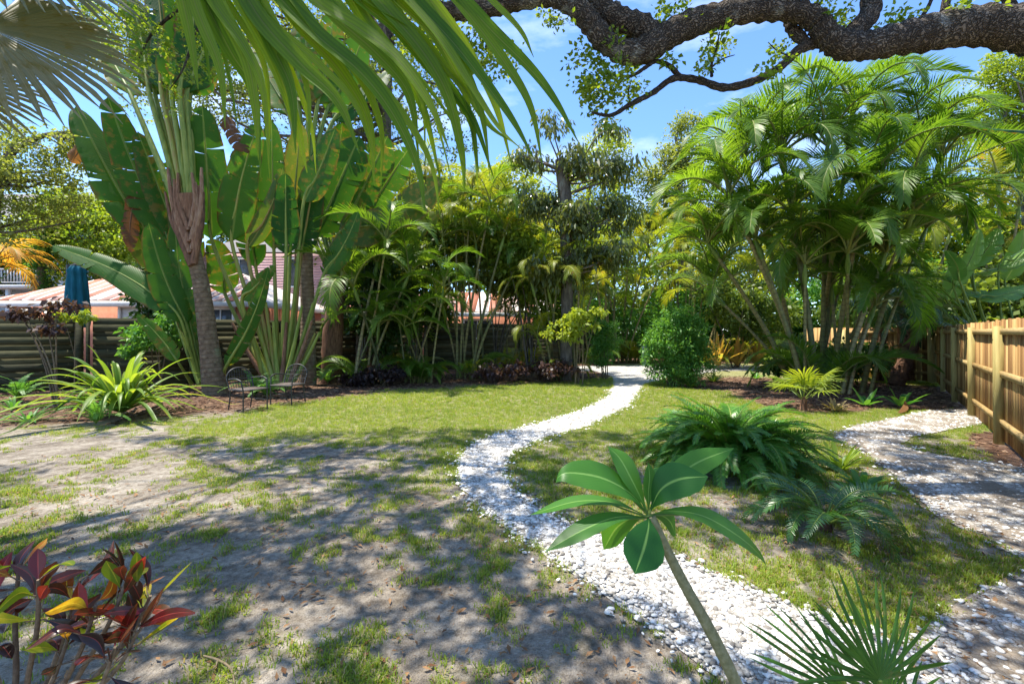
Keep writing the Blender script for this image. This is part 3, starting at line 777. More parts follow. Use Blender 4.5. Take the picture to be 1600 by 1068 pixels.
def window(parent, c, w, h, d=0.08, pane='blind', mull=1):
    """frame facing -Y with a recessed pane and mullions"""
    fr = MB(); x, y, z = c
    for (cx, cz, sx, sz) in ((x - w / 2, z, 0.12, h + 0.12), (x + w / 2, z, 0.12, h + 0.12)):
        box(fr, (cx, y - d / 2, cz), (sx, d, sz))
    for zz in (z - h / 2, z + h / 2): box(fr, (x, y - d / 2 - 0.003, zz), (w - 0.12, d, 0.12))
    for q in range(1, mull + 1): box(fr, (x - w / 2 + w * q / (mull + 1), y - d / 2 + 0.01, z), (0.05, d * .6, h - 0.12))
    f = part('window', fr, M['white'], parent, False)
    base = np.array(parent.location)
    pn = MB(); box(pn, (x, y - 0.015, z), (w - 0.1, 0.02, h - 0.1))
    link('pane', pn.mesh('pane', M[pane], False, base), f)
    return f

def hip_house(name, label, x0, x1, y0, y1, ze, zr, wall, roofm, rust, npan, wins):
    t = thing(name, label, 'house', ((x0 + x1) / 2, y0, 0))
    wb = MB(); box(wb, ((x0 + x1) / 2, (y0 + y1) / 2, ze / 2 - 0.02), (x1 - x0 - 1.0, y1 - y0 - 1.0, ze - 0.04))
    part('wall', wb, wall, t, False)
    fb = MB(); box(fb, ((x0 + x1) / 2, y0 + 0.02, ze - 0.12), (x1 - x0, 0.06, 0.26)); box(fb, (x0 + 0.02, (y0 + y1) / 2, ze - 0.123), (0.06, y1 - y0 - 0.1, 0.26)); box(fb, (x1 - 0.02, (y0 + y1) / 2, ze - 0.123), (0.06, y1 - y0 - 0.1, 0.26))
    box(fb, ((x0 + x1) / 2, (y0 + y1) / 2, ze - 0.2), (x1 - x0 - 0.15, y1 - y0 - 0.15, 0.05))
    part('fascia', fb, M['white'], t, False)
    ym = (y0 + y1) / 2; run = (y1 - y0) / 2
    rx0, rx1 = x0 + run * 0.8, x1 - run * 0.8
    core = MB().add([(x0, y0, ze), (x1, y0, ze), (x1, y1, ze), (x0, y1, ze), (rx0, ym, zr), (rx1, ym, zr)], [[0, 1, 5, 4], [2, 3, 4, 5]], 0).add(
        [(x0, y0, ze), (x0, y1, ze), (rx0, ym, zr), (x1, y0, ze), (x1, y1, ze), (rx1, ym, zr)], [[1, 0, 2], [3, 4, 5]], 0)
    rf = part('roof', core, roofm, t, False)
    base = np.array(t.location)
    for k in range(npan):                        # each standing-seam panel of the front slope
        a, b = x0 + (x1 - x0) * k / npan, x0 + (x1 - x0) * (k + 1) / npan
        def top(x):
            if x < rx0: return (x - x0) / (rx0 - x0)
            if x > rx1: return (x1 - x) / (x1 - rx1)
            return 1.0
        pts = []
        for lift in (0.012, 0.05):
            for x, u in ((a + 0.03, 0), (b - 0.03, 0), (b - 0.03, top(b - 0.03)), (a + 0.03, top(a + 0.03))):
                pts.append((x, y0 - 0.04 + (run + 0.04) * u, ze + (zr - ze) * u + lift))
        pm = MB().add(pts, [[4, 5, 6, 7], [0, 1, 5, 4], [1, 2, 6, 5], [3, 0, 4, 7], [2, 3, 7, 6]])
        link('roof_panel', pm.mesh('roof_panel', rust if (k % 3 == 1 or R.random() < 0.15) else roofm, False, base), rf)
        sm = MB(); p0 = np.array([a, y0 - 0.05, ze + 0.03]); u = top(a); p1 = np.array([a, y0 + run * u, ze + (zr - ze) * u + 0.03])
        if k: tube(sm, [p0, p1], 0.035, 4); link('seam', sm.mesh('seam', M['white'], False, base), rf)
    for wv in wins: window(t, *wv)
    return t
hip_house('low_house', 'coral house with striped pale metal hip roof behind the slat fence', -23.5, -11.2, 20.0, 28.0, 3.0, 4.75, M['pinkwall'], M['metalroof'], M['rustroof'], 22,
          [((-16.6, 20.5, 2.35), 2.6, 0.9, 0.1, 'blind', 2), ((-13.3, 20.5, 2.2), 1.2, 1.0, 0.1, 'glass', 1)])
hip_house('orange_house', 'orange walled house glimpsed between palm stems beyond the back fence', -10.4, 3.5, 25.5, 33.0, 2.75, 4.2, M['pinkwall'], M['metalroof'], M['rustroof'], 20,
          [((-2.0, 26.0, 1.8), 1.6, 1.1, 0.1, 'glass', 1)])
# two-storey lilac house
t = thing('tall_house', 'two storey lilac lap sided house with white framed window behind the paddle leaves', 'house', (-16, 30, 0))
wb = MB(); box(wb, (-16, 33, 3.45), (9.4, 6, 6.9)); part('wall', wb, M['lilac'], t, False)
sid = MB(); box(sid, (0, 0, 0), (9.5, 0.03, 0.17)); sid.v[0][[0, 1, 4, 5], 1] += np.array([-0.02, -0.02, 0.005, 0.005], np.float32); sidm = sid.mesh('siding_board', M['lilac'], False)
for k in range(22): link('siding_board', sidm, t, (0, -0.03, 2.9 + k * 0.18))
window(t, (-18.2, 29.94, 5.6), 1.5, 1.9, 0.1, 'glass', 1); window(t, (-14.2, 29.94, 5.6), 1.5, 1.9, 0.1, 'glass', 1)
rb = MB().add([(-21.2, 29.5, 6.9), (-10.8, 29.5, 6.9), (-10.8, 36.5, 6.9), (-21.2, 36.5, 6.9), (-19, 33, 8.8), (-13, 33, 8.8)], [[0, 1, 5, 4], [2, 3, 4, 5]]).add([(-21.2, 29.5, 6.9), (-21.2, 36.5, 6.9), (-19, 33, 8.8), (-10.8, 29.5, 6.9), (-10.8, 36.5, 6.9), (-13, 33, 8.8)], [[1, 0, 2], [3, 4, 5]])
part('roof', rb, M['greyroof'], t, False)
# pale blue house with balcony, far left
t = thing('balcony_house', 'pale blue house with white balcony railing at the far left', 'house', (-38, 34, 0))
wb = MB(); box(wb, (-39.5, 37.5, 5.2), (12, 7, 10.4)); part('wall', wb, M['blue'], t, False)
rb = MB().add([(-46.2, 33.4, 10.3), (-32.8, 33.4, 10.3), (-32.8, 41.6, 10.3), (-46.2, 41.6, 10.3), (-46.2, 37.5, 13.2), (-32.8, 37.5, 13.2)], [[0, 1, 5, 4], [2, 3, 4, 5]]).add([(-46.2, 33.4, 10.3), (-46.2, 41.6, 10.3), (-46.2, 37.5, 13.2), (-32.8, 33.4, 10.3), (-32.8, 41.6, 10.3), (-32.8, 37.5, 13.2)], [[1, 0, 2], [3, 4, 5]])
part('roof', rb, M['greyroof'], t, False)
db = MB(); box(db, (-38.5, 33.0, 4.9), (13, 2.0, 0.25)); part('balcony_floor', db, M['white'], t, False)
rl = MB(); box(rl, (-38.5, 32.1, 6.15), (13, 0.1, 0.1)); box(rl, (-38.5, 32.1, 5.2), (13, 0.07, 0.07)); part('handrail', rl, M['white'], t, False)
bm_ = MB(); box(bm_, (0, 0, 0), (0.07, 0.06, 0.9)); bm_ = bm_.mesh('baluster', M['white'], False)
for k in range(58): link('baluster', bm_, t, (-6.9 + k * 0.225, -1.9, 5.68))
for k in range(4):
    pb = MB(); box(pb, (-44.5 + k * 4.1, 32.3, 2.4), (0.22, 0.22, 4.7)); part('balcony_post', pb, M['white'], t, False)
for k in range(4): window(t, (-43.5 + k * 2.7, 33.97, 7.1), 1.3, 2.2, 0.1, 'glass', 1)

# ------------------------------------------------------------------ closed patio umbrella
M['teal'] = rough_mat('teal_canvas', [(0.3, (0.008, 0.10, 0.14)), (0.7, (0.02, 0.20, 0.26))], 7, 0.85, 0.4, 0.02, stretch=(3, 3, 0.4))
M['darkmetal'] = rough_mat('dark_metal', [(0.3, (0.015, 0.015, 0.016)), (0.7, (0.05, 0.05, 0.05))], 20, 0.45, 0.1, 0.003, spec=0.5)
ub = W(121, 490, 14.0); ux, uy = ub[0], 14.0
t = thing('patio_umbrella', 'closed teal patio umbrella standing behind the slat fence', 'umbrella', (ux, uy, 0))
cm = MB(); zs = np.array([1.75, 1.9, 2.3, 2.8, 3.2, 3.42, 3.5, 3.66]); rs = np.array([0.25, 0.27, 0.27, 0.25, 0.22, 0.19, 0.22, 0.13])
ang = np.linspace(0, 2 * math.pi, 40, endpoint=False)
V = []
for z, r in zip(zs, rs):
    rr = r * (1 + 0.20 * np.cos(ang * 8 + z * 1.2) + 0.06 * np.cos(ang * 3))
    V.append(np.column_stack([ux + np.cos(ang) * rr, uy + np.sin(ang) * rr, np.full(40, z)]))
k = np.arange(40); k2 = (k + 1) % 40
cm.add(np.vstack(V), np.vstack([np.column_stack([q * 40 + k, q * 40 + k2, (q + 1) * 40 + k2, (q + 1) * 40 + k]) for q in range(len(zs) - 1)]))
part('canopy', cm, M['teal'], t)
pm = MB(); tube(pm, [(ux, uy, 0), (ux, uy, 3.75)], 0.03, 8); part('pole', pm, M['darkmetal'], t)
pm = MB(); tube(pm, [(ux - 0.36, uy + 0.1, 0), (ux - 0.36, uy + 0.1, 3.72)], 0.075, 8); part('mast', pm, M['darkmetal'], t)
pm = MB(); tube(pm, [(ux - 0.36, uy + 0.1, 3.68), (ux, uy, 3.72)], 0.04, 6); part('arm', pm, M['darkmetal'], t)
pm = MB(); box(pm, (ux - 0.3, uy + 0.1, 0.05), (0.8, 0.8, 0.1)); part('base', pm, M['darkmetal'], t, False)
# ------------------------------------------------------------------ leaf and frond builders
def paddle(parent, pts_petiole, base, tip, width, arc=0.0, roll=0.0, tears=5, mat='paddle', tint=None, r0=0.05, nrm=None, profile='paddle', pet='petiole', sag=0.0, droopside=0.25, name='leaf', fold=0.22, seg=26, path=None):
    """one big leaf: blade with midrib and torn edges, petiole as its child"""
    base, tip = np.asarray(base, float), np.asarray(tip, float)
    ax = tip - base; Ln = np.linalg.norm(ax); T0 = ax / Ln
    view = unit(np.array([0.0, 0, 1.2]) - np.array([0, 0, 0]) + unit(np.array([0, 0, H]) - (base + tip) / 2) * 1.6) if nrm is None else unit(nrm)
    N0 = unit(view - T0 * np.dot(view, T0)); S0 = np.cross(T0, N0)
    N0, S0 = N0 * math.cos(roll) + S0 * math.sin(roll), S0 * math.cos(roll) - N0 * math.sin(roll)
    u = np.linspace(0, 1, seg)
    mid = base + np.outer(u, ax) + np.outer(np.sin(u * math.pi) * arc * Ln, S0) + np.outer(np.sin(u * math.pi / 2) ** 2 * u, [0, 0, -sag * Ln])
    if path is not None:
        pp = smooth_path(path, 8); dd = np.concatenate([[0], np.cumsum(np.linalg.norm(np.diff(pp, axis=0), axis=1))]); dd /= dd[-1]
        mid = np.column_stack([np.interp(u, dd, pp[:, c]) for c in range(3)])
    if profile == 'paddle':
        w = width * np.clip(np.minimum(1, (u / 0.10)) ** 0.5, 0.05, 1) * np.clip((1 - u) / 0.34, 0, 1) ** 0.55 * (0.9 + 0.1 * np.sin(u * 9 + tears))
    elif profile == 'lance':
        w = width * np.interp(u, [0, .08, .25, .45, .6, .75, .88, .95, 1], [.05, .14, .60, .95, 1, .82, .44, .17, .01])
    else:
        w = width * np.sin(math.pi * np.clip(u * 0.96 + 0.02, 0, 1) ** 0.9) ** 0.75
    w = np.maximum(w, width * 0.02) / 2
    T = unit(np.gradient(mid, axis=0))
    tint = R.random() if tint is None else tint
    mb = MB()
    al = u * Ln
    for sd in (-1, 1):
        nt = R.randint(max(0, tears - 2), tears + 2) if tears else 0
        cuts = sorted(set([0, seg - 1] + [R.randint(2, seg - 3) for _ in range(nt)]))
        for a, b in zip(cuts[:-1], cuts[1:]):
            idx = np.arange(a, b + 1)
            dr = R.uniform(-0.15, 1) * droopside if tears else 0.0
            k = np.linspace(-1, 1, len(idx))
            gap = 0.014 * Ln * (1 if (tears and (b - a) > 1) else 0)
            rows = []
            for cfrac in (0.0, 0.35, 0.7, 1.0):
                lat = w[idx] * cfrac
                up = fold * cfrac * (1 - cfrac * 0.75) - dr * cfrac ** 2
                p = mid[idx] + S0 * (sd * lat)[:, None] + N0 * (lat * up)[:, None] - T[idx] * (k * gap * cfrac ** 2)[:, None]
                p = p + T[idx] * (lat * 0.22 * cfrac)[:, None]
                p = p + N0 * (np.sin(al[idx] * 23 + sd) * 0.03 * lat * cfrac)[:, None]
                rows.append(p)
            V = np.stack(rows, 1)
            n = len(idx)
            lc = np.zeros((n, 4, 3)); lc[:, :, 0] = sd * np.array([0, 0.35, 0.7, 1.0]); lc[:, :, 1] = al[idx][:, None]; lc[:, :, 2] = tint
            q = (np.arange(n - 1)[:, None] * 4 + np.arange(3)[None]).ravel()
            f = np.column_stack([q, q + 1, q + 5, q + 4])
            if sd < 0: f = f[:, ::-1]
            mb.add(V.reshape(-1, 3), f, 0, lc.reshape(-1, 3))
    lf_ = part(name, mb, M[mat], parent)
    pts = smooth_path([*pts_petiole, base, mid[seg // 3]], 6) if pts_petiole is not None else smooth_path([base, mid[seg // 3]], 6)
    rr = MB(); n = len(pts)
    full = np.vstack([pts, mid[seg // 3 + 1: seg - 3]]) - N0 * 0.004
    rad = np.concatenate([np.linspace(r0, r0 * 0.45, n), np.linspace(r0 * 0.42, r0 * 0.08, len(full) - n)])
    tube(rr, full, rad, 6, 0, R.random())
    base0 = np.array(parent.location)
    link('petiole', rr.mesh('petiole', M[pet], True, base0), lf_)
    return lf_

def frond_mesh(name, L, e0, e1, nl, ll, lw, mats, seed, vup=0.35, droop=0.35, bare=0.16, seg=4, a0=64, a1=20, curl=0.0, rr=0.010, fold=False, pw=1.3):
    """feather frond growing along +X and arching over; material 0 leaflets, 1 rachis"""
    r = np.random.default_rng(seed)
    n = 26; s = np.linspace(0, 1, n); ang = np.radians(e0 + (e1 - e0) * s ** pw)
    st = L / (n - 1)
    P = np.zeros((n, 3)); P[1:, 0] = np.cumsum(np.cos(ang[:-1]) * st); P[1:, 2] = np.cumsum(np.sin(ang[:-1]) * st)
    P[:, 1] = curl * L * s ** 2
    mb = MB()
    tube(mb, P[::2] if n % 2 else np.vstack([P[::2], P[-1]]), [rr * L * 1.5, rr * L * .8, rr * L * 0.2], 5, 1, 0.5)
    T = unit(np.gradient(P, axis=0))
    us = np.linspace(0, 1, seg)
    ws = np.interp(us, [0, 0.25, 0.6, 1], [0.45, 1.0, 0.85, 0.06])
    for i in range(nl):
        tp = i / (nl - 1); t = bare + (1 - bare) * tp
        p = np.array([np.interp(t, s, P[:, c]) for c in range(3)]); tg = unit(np.array([np.interp(t, s, T[:, c]) for c in range(3)]))
        B = unit(np.cross([0, 0, 1.0], tg)); Nn = np.cross(tg, B)
        l = ll * (0.55 + 0.45 * math.sin(math.pi * min(1, tp * 1.15 + 0.08))) * (1 - 0.45 * tp ** 4)
        for sd in (-1, 1):
            a = math.radians(a0 + (a1 - a0) * tp + r.uniform(-5, 5)); v = vup + r.uniform(-0.14, 0.14)
            d = math.cos(a) * tg + math.sin(a) * (sd * B * math.cos(v) + Nn * math.sin(v))
            lk = l * r.uniform(0.88, 1.08)
            pts = p + np.outer(us * lk, d) + np.outer(us ** 2 * lk * droop * r.uniform(0.7, 1.3), [0, 0, -1.0])
            wd = unit(tg - d * np.dot(tg, d))
            tint = r.uniform(0.25, 0.75)
            if fold:
                strip(mb, pts, np.cross(wd, d) * sd, lw * ws * 1.0, 0, tint, 0.45)
            else:
                hw = (lw * ws / 2)[:, None] * wd[None]
                V = np.stack([pts - hw, pts + hw], 1).reshape(-1, 3)
                k = np.arange(seg - 1) * 2
                lc = np.zeros((seg, 2, 3)); lc[:, 0, 0] = -0.6; lc[:, 1, 0] = 0.6; lc[:, :, 1] = us[:, None] * lk; lc[:, :, 2] = tint
                mb.add(V, np.column_stack([k, k + 1, k + 3, k + 2]), 0, lc.reshape(-1, 3))
    return mb.mesh(name, mats)

def fan_mesh(name, rad, nseg, spread, split, width, mats, seed, droop=0.25, pleat=0.35, cup=0.15, hang=0.0):
    """fan leaf in the XZ plane opening along +X... hub at the origin, pleated, free tips"""
    r = np.random.default_rng(seed)
    mb = MB(); da = math.radians(spread) / nseg
    for i in range(nseg):
        a = -math.radians(spread) / 2 + (i + 0.5) * da
        d = np.array([math.cos(a), math.sin(a), 0.0]); sdv = np.array([-math.sin(a), math.cos(a), 0.0])
        l = rad * (0.82 + 0.18 * math.cos(a * 0.8)) * r.uniform(0.93, 1.05)
        us = np.array([0.02, 0.2, 0.42, 0.62, 0.8, 0.92, 1.0])
        hw = np.minimum(us * l * math.tan(da / 2) * 1.02, split * rad * math.tan(da / 2) * 1.05)
        hw = hw * np.interp(us, [0, split, 0.8, 1.0], [1, 1, 0.75, 0.05])
        z = cup * us ** 1.2 * l * abs(math.sin(a)) - droop * l * np.clip(us - split * 0.9, 0, 1) ** 2 * r.uniform(0.5, 2.0) - hang * l * us ** 2
        sw = r.uniform(-0.06, 0.06)
        pts = np.outer(us * l, d) + np.outer(np.clip(us - split, 0, 1) ** 2 * l * sw * 4, sdv); pts[:, 2] += z
        off = np.outer(hw, sdv)
        V = np.stack([pts - off, pts + np.array([0, 0, 1.0]) * (hw * pleat * 1.6)[:, None], pts + off], 1).reshape(-1, 3)
        k = np.arange(len(us) - 1) * 3
        lc = np.zeros((len(us), 3, 3)); lc[:, 0, 0] = -1; lc[:, 2, 0] = 1; lc[:, :, 1] = (us * l)[:, None]; lc[:, :, 2] = r.uniform(0.2, 0.8)
        mb.add(V, np.vstack([np.column_stack([k, k + 1, k + 4, k + 3]), np.column_stack([k + 1, k + 2, k + 5, k + 4])]), 0, lc.reshape(-1, 3))
    return mb.mesh(name, mats)

def orient(o, xdir, zdir):
    """turn an object so that its +X follows xdir and its +Z leans to zdir"""
    x = unit(xdir); z = unit(np.asarray(zdir, float) - x * np.dot(zdir, x)); y = np.cross(z, x)
    o.rotation_euler = Matrix(((x[0], y[0], z[0]), (x[1], y[1], z[1]), (x[2], y[2], z[2]))).to_euler()

# ---------- leaf clouds for broadleaf crowns
def twig_cluster(seed, n, rad, size, droop=0.0, narrow=0.36, flat=0.6):
    r = np.random.default_rng(seed)
    d = unit(r.normal(size=(n, 3))) * (rad * r.random((n, 1)) ** 0.5) * np.array([1, 1, flat])
    out = unit(d + r.normal(size=(n, 3)) * rad * 0.5 + np.array([0, 0, -droop * rad * 2.2]))
    side = unit(np.cross(out, r.normal(size=(n, 3)) * 0.7 + np.array([0, 0, 1.0])))
    nr = np.cross(side, out)
    s = (size * r.uniform(0.65, 1.25, n))[:, None]
    base = d; tip = d + out * s; mid = d + out * s * 0.45
    V = np.stack([base, mid + side * s * narrow + nr * s * 0.10, tip - nr * s * 0.06, mid - side * s * narrow + nr * s * 0.10], 1).reshape(-1, 3)
    k = np.arange(n) * 4
    f = np.column_stack([k, k + 1, k + 2, k + 3])
    lc = np.zeros((n, 4, 3)); lc[:, 1, 0] = 1; lc[:, 3, 0] = -1; lc[:, 2, 1] = size; lc[..., 2] = r.random(n)[:, None]
    return V, f, lc.reshape(-1, 3)

def cloud(mb, centers, variants, scale=(0.75, 1.3), m=0, tint=None):
    centers = np.asarray(centers, float)
    pick = rng.integers(0, len(variants), len(centers))
    for vi, (V, f, lc) in enumerate(variants):
        C = centers[pick == vi]; n = len(C)
        if n == 0: continue
        a = rng.random(n) * 6.283; s = rng.uniform(scale[0], scale[1], n)
        c, sn = np.cos(a)[:, None], np.sin(a)[:, None]
        v = V[None] * s[:, None, None]
        v = np.stack([v[..., 0] * c - v[..., 1] * sn, v[..., 0] * sn + v[..., 1] * c, v[..., 2]], -1) + C[:, None]
        ff = (f[None] + (np.arange(n) * len(V))[:, None, None]).reshape(-1, 4)
        L_ = np.broadcast_to(lc[None], (n, *lc.shape)).copy()
        L_[..., 2] = L_[..., 2] * 0.6 + (rng.random(n)[:, None]) * 0.4
        mb.add(v.reshape(-1, 3), ff, m, L_.reshape(-1, 3))

CL = {}
CL['oak'] = [twig_cluster(k, 70, 0.42, 0.11) for k in range(5)]
CL['oakt'] = [twig_cluster(k + 5, 60, 0.46, 0.13) for k in range(5)]
CL['oakfar'] = [twig_cluster(k + 10, 60, 0.62, 0.17) for k in range(5)]
CL['oaknear'] = [twig_cluster(k + 20, 60, 0.22, 0.065) for k in range(5)]
CL['mango'] = [twig_cluster(k + 30, 40, 0.34, 0.21, droop=0.7, narrow=0.17, flat=0.9) for k in range(5)]
CL['bush'] = [twig_cluster(k + 40, 60, 0.20, 0.10, droop=0.1, narrow=0.16, flat=0.7) for k in range(5)]
CL['shrub'] = [twig_cluster(k + 50, 30, 0.20, 0.13, droop=0.3, narrow=0.3) for k in range(5)]
CL['dark'] = [twig_cluster(k + 60, 46, 0.35, 0.15, droop=0.3, narrow=0.28) for k in range(5)]

def ellipsoid_pts(specs, n, shell=0.55):
    """n points in a union of ellipsoids (cx,cy,cz,rx,ry,rz), biased to the shell"""
    vol = np.array([s[3] * s[4] * s[5] for s in specs]) ** 0.8; cnt = np.maximum(1, (n * vol / vol.sum()).astype(int))
    out = []
    for s, k in zip(specs, cnt):
        d = unit(rng.normal(size=(k, 3))) * (shell + (1 - shell) * rng.random((k, 1)) ** 0.6) * (0.85 + 0.3 * rng.random((k, 1)))
        out.append(np.array(s[:3]) + d * np.array(s[3:]))
    return np.vstack(out)

def tree(name, label, base, trunk, trad, crown, ncl, kind, mat, barkm='bark', nbr=26, group=None, shell=0.45, brr=0.04, cat='tree', scale=(0.75, 1.3), crown_name='crown'):
    t = thing(name, label, cat, base, group)
    tm = MB(); tp = smooth_path(trunk, 8); tube(tm, tp, trad, 10, 0, 0.5, 0.08)
    part('trunk', tm, M[barkm], t)
    C = ellipsoid_pts(crown, ncl, shell)
    C = C[C[:, 2] > 0.15]
    bm = MB()
    for q in rng.choice(len(C), min(nbr, len(C)), replace=False):
        e = C[q]; d = np.linalg.norm(tp - e, axis=1) + np.maximum(0, tp[:, 2] - e[2]) * 0.9
        st = tp[max(2, int(np.argmin(d) * 0.93))]
        m1 = st + (e - st) * 0.4 + rng.normal(size=3) * 0.12 * np.linalg.norm(e - st) * np.array([1, 1, .6])
        m2 = st + (e - st) * 0.75 + rng.normal(size=3) * 0.08 * np.linalg.norm(e - st)
        tube(bm, smooth_path([st, m1, m2, e], 4), [brr, brr * 0.55, brr * 0.18], 5, 0, 0.5, 0, False)
    if bm.n: part('branches', bm, M[barkm], t)
    cm_ = MB(); cloud(cm_, C, CL[kind], scale)
    part(crown_name, cm_, M[mat], t)
    return t

# ------------------------------------------------------------------ traveller's palms
YT = 11.6
tp1 = thing('travellers_palm', 'tall leaning traveller palm with bare ringed trunk and open leaf fan', 'palm', G(337, 616))
tr = MB(); pts = smooth_path([W(337, 618, YT), W(327, 540, YT), W(315, 450, YT), W(304, 400, YT), W(296, 360, YT)], 8)
tube(tr, pts, [0.30, 0.22, 0.19, 0.17, 0.165], 14, 0, 0.5, 0.05); part('trunk', tr, M['palmtrunk'], tp1)
sm = MB(); pts = smooth_path([W(301, 402, YT), W(297, 370, YT), W(292, 335, YT), W(288, 305, YT)], 6); tube(sm, pts, [0.175, 0.24, 0.31, 0.36], 16, 0, 0.3, 0.06)
for blk in sm.v: blk[:, 1] = YT + (blk[:, 1] - YT) * 0.5
part('sheath', sm, M['sheath'], tp1)
for k, (a, b, w0, w1) in enumerate([((300, 415), (268, 292), .09, .08), ((303, 412), (310, 290), .09, .08), ((298, 395), (262, 262), .08, .07), ((301, 390), (315, 262), .08, .07), ((297, 378), (272, 280), .08, .07), ((300, 375), (306, 285), .08, .07), ((296, 360), (278, 270), .07, .06), ((298, 355), (300, 270), .07, .06), ((299, 405), (258, 300), .05, .05), ((302, 405), (318, 300), .05, .05)]):
    sm = MB(); p0, p1 = W(*a, YT - 0.17), W(*b, YT - 0.12 + R.uniform(-0.04, 0.04)); mdl = (p0 + p1) / 2 + np.array([(-0.12 if b[0] < 290 else 0.10), 0, 0])
    tube(sm, smooth_path([p0, mdl, p1], 6), [w0, w1, 0.03], 7, 0, R.random(), 0.25); part('sheath', sm, M['sheath'], tp1)
TP1 = [((290, 345), (205, 150), (130, 30), 52, 0.3), ((291, 340), (232, 140), (195, -30), 50, 0.1), ((292, 335), (252, 140), (240, -50), 48, 0.0), ((293, 335), (268, 140), (275, -60), 50, -0.1),
       ((294, 335), (281, 140), (305, -60), 50, -.1), ((296, 338), (292, 145), (345, -40), 50, 0.1), ((294, 340), (262, 160), (250, -20), 40, 0.4), ((293, 335), (286, 150), (320, -20), 40, 0.4), ((292, 342), (243, 150), (215, 0), 44, .3), ((295, 342), (297, 150), (360, 10), 44, .5)]
for (a, b, c, w, dy) in TP1:
    a = (290 + (b[0] - 255) * 0.28, 318)
    paddle(tp1, [W(*a, YT), W(a[0] * .45 + b[0] * .55, a[1] * .45 + b[1] * .55, YT + dy * .5)], W(*b, YT + dy), W(*c, YT + dy + 0.5), w * YT / F, 0.03, R.uniform(-0.6, 0.6), 7, 'paddle', r0=0.085, pet='petiole_base')
for (b, c, w) in [((352, 180), (388, 240), 26), ((290, 15), (284, 66), 22), ((214, 300), (205, 395), 24), ((135, 225), (112, 255), 22)]:
    paddle(tp1, None, W(*b, YT + 0.3), W(*c, YT + 0.2), w * YT / F, 0.05, R.uniform(-.5, .5), 8, 'paddle_dry', r0=0.03, pet='sheath', droopside=0.7)

tp1b = thing('travellers_palm', 'clump of young traveller palm suckers with broad paddle leaves left of ringed trunk', 'palm', G(318, 618))
YS = 11.9
SU = [((322, 600), (232, 372), (118, 165), 62, -0.02, 0.2, 'paddle'), ((318, 598), (262, 372), (168, 150), 60, -0.02, 0.3, 'paddle'), ((316, 596), (288, 398), (215, 205), 52, 0.0, 0.5, 'paddle'),
      ((312, 590), (276, 488), (80, 383), 44, 0.06, -0.5, 'paddle'), ((314, 590), (292, 508), (232, 348), 46, -0.03, -0.3, 'paddle'), ((318, 590), (305, 535), (272, 345), 38, -0.02, -0.1, 'paddle'),
      ((300, 600), (278, 565), (214, 490), 24, 0.03, -0.7, 'paddle'), ((320, 600), (302, 420), (262, 250), 46, 0.02, 0.6, 'paddle'), ((310, 600), (250, 430), (175, 280), 44, 0.0, 0.5, 'paddle_old'), ((312, 600), (240, 400), (140, 200), 46, 0.0, 0.8, 'paddle_old')]
for (a, b, c, w, arc, dy, mt) in SU:
    paddle(tp1b, nrm=(unit(np.array([0, 0, H]) - W(*b, YS)) + [0, 0, .25]), pts_petiole=[W(*a, YS), W((a[0] * .6 + b[0] * .4), (a[1] * .6 + b[1] * .4), YS + dy * .4)], base=W(*b, YS + dy), tip=W(*c, YS + dy - 0.3), width=w * YS / F, arc=arc, roll=R.uniform(-0.35, 0.35), tears=5, mat=mt, r0=0.045)

Y2 = 12.4
tp2 = thing('travellers_palm', 'traveller palm fanning straight from the ground behind the iron chairs', 'palm', G(440, 609))
T2 = [((425, 600), (331, 375), (316, 164), 62, 0.0, -0.2, 'paddle'), ((430, 600), (362, 378), (404, 192), 50, -0.03, -0.3, 'paddle'), ((432, 600), (386, 388), (442, 262), 30, 0.05, -0.1, 'paddle_old'),
      ((435, 600), (428, 392), (424, 186), 46, 0.0, 0.4, 'paddle'), ((440, 600), (447, 398), (446, 270), 40, 0.0, -0.2, 'paddle'), ((448, 600), (474, 318), (524, 200), 50, 0.02, 0.0, 'paddle'),
      ((452, 600), (470, 400), (500, 230), 44, 0, 0.5, 'paddle'), ((415, 600), (378, 470), (430, 415), 24, 0.0, -0.6, 'paddle'), ((422, 600), (352, 460), (332, 372), 46, 0.05, 0.5, 'paddle'),
      ((455, 600), (505, 430), (560, 330), 40, 0.05, 0.3, 'paddle'), ((428, 600), (400, 420), (370, 230), 48, 0.0, 0.7, 'paddle'), ((445, 600), (455, 360), (470, 190), 46, 0, 0.7, 'paddle_old'), ((350, 600), (352, 575), (420, 418), 24, 0.04, -0.8, 'paddle')]
for (a, b, c, w, arc, dy, mt) in T2:
    q = (a[0] * .55 + b[0] * .45, a[1] * .55 + b[1] * .45)
    paddle(tp2, [W(*a, Y2), W(*q, Y2 + dy * .5)], W(*b, Y2 + dy), W(*c, Y2 + dy - 0.2), w * Y2 / F, arc, R.uniform(-0.35, 0.35), 5, mt, r0=0.07, pet='petiole_base')
for k in range(15):                                   # overlapping green leaf bases
    a = -0.55 + 1.1 * k / 14 + R.uniform(-.03, .03); sm = MB(); p0 = W(438 + a * 22, 608, Y2 - 0.1 + R.uniform(-.08, .08)); ln = R.uniform(1.5, 2.5)
    p1 = p0 + np.array([math.sin(a) * ln, R.uniform(-.1, .2), math.cos(a) * ln])
    tube(sm, smooth_path([p0, (p0 + p1) / 2 + np.array([a * 0.1, 0, 0]), p1], 6), [0.085, 0.055, 0.035], 6, 0, R.random()); part('leaf_base', sm, M['petiole_base'] if k % 4 else M['sheath'], tp2)

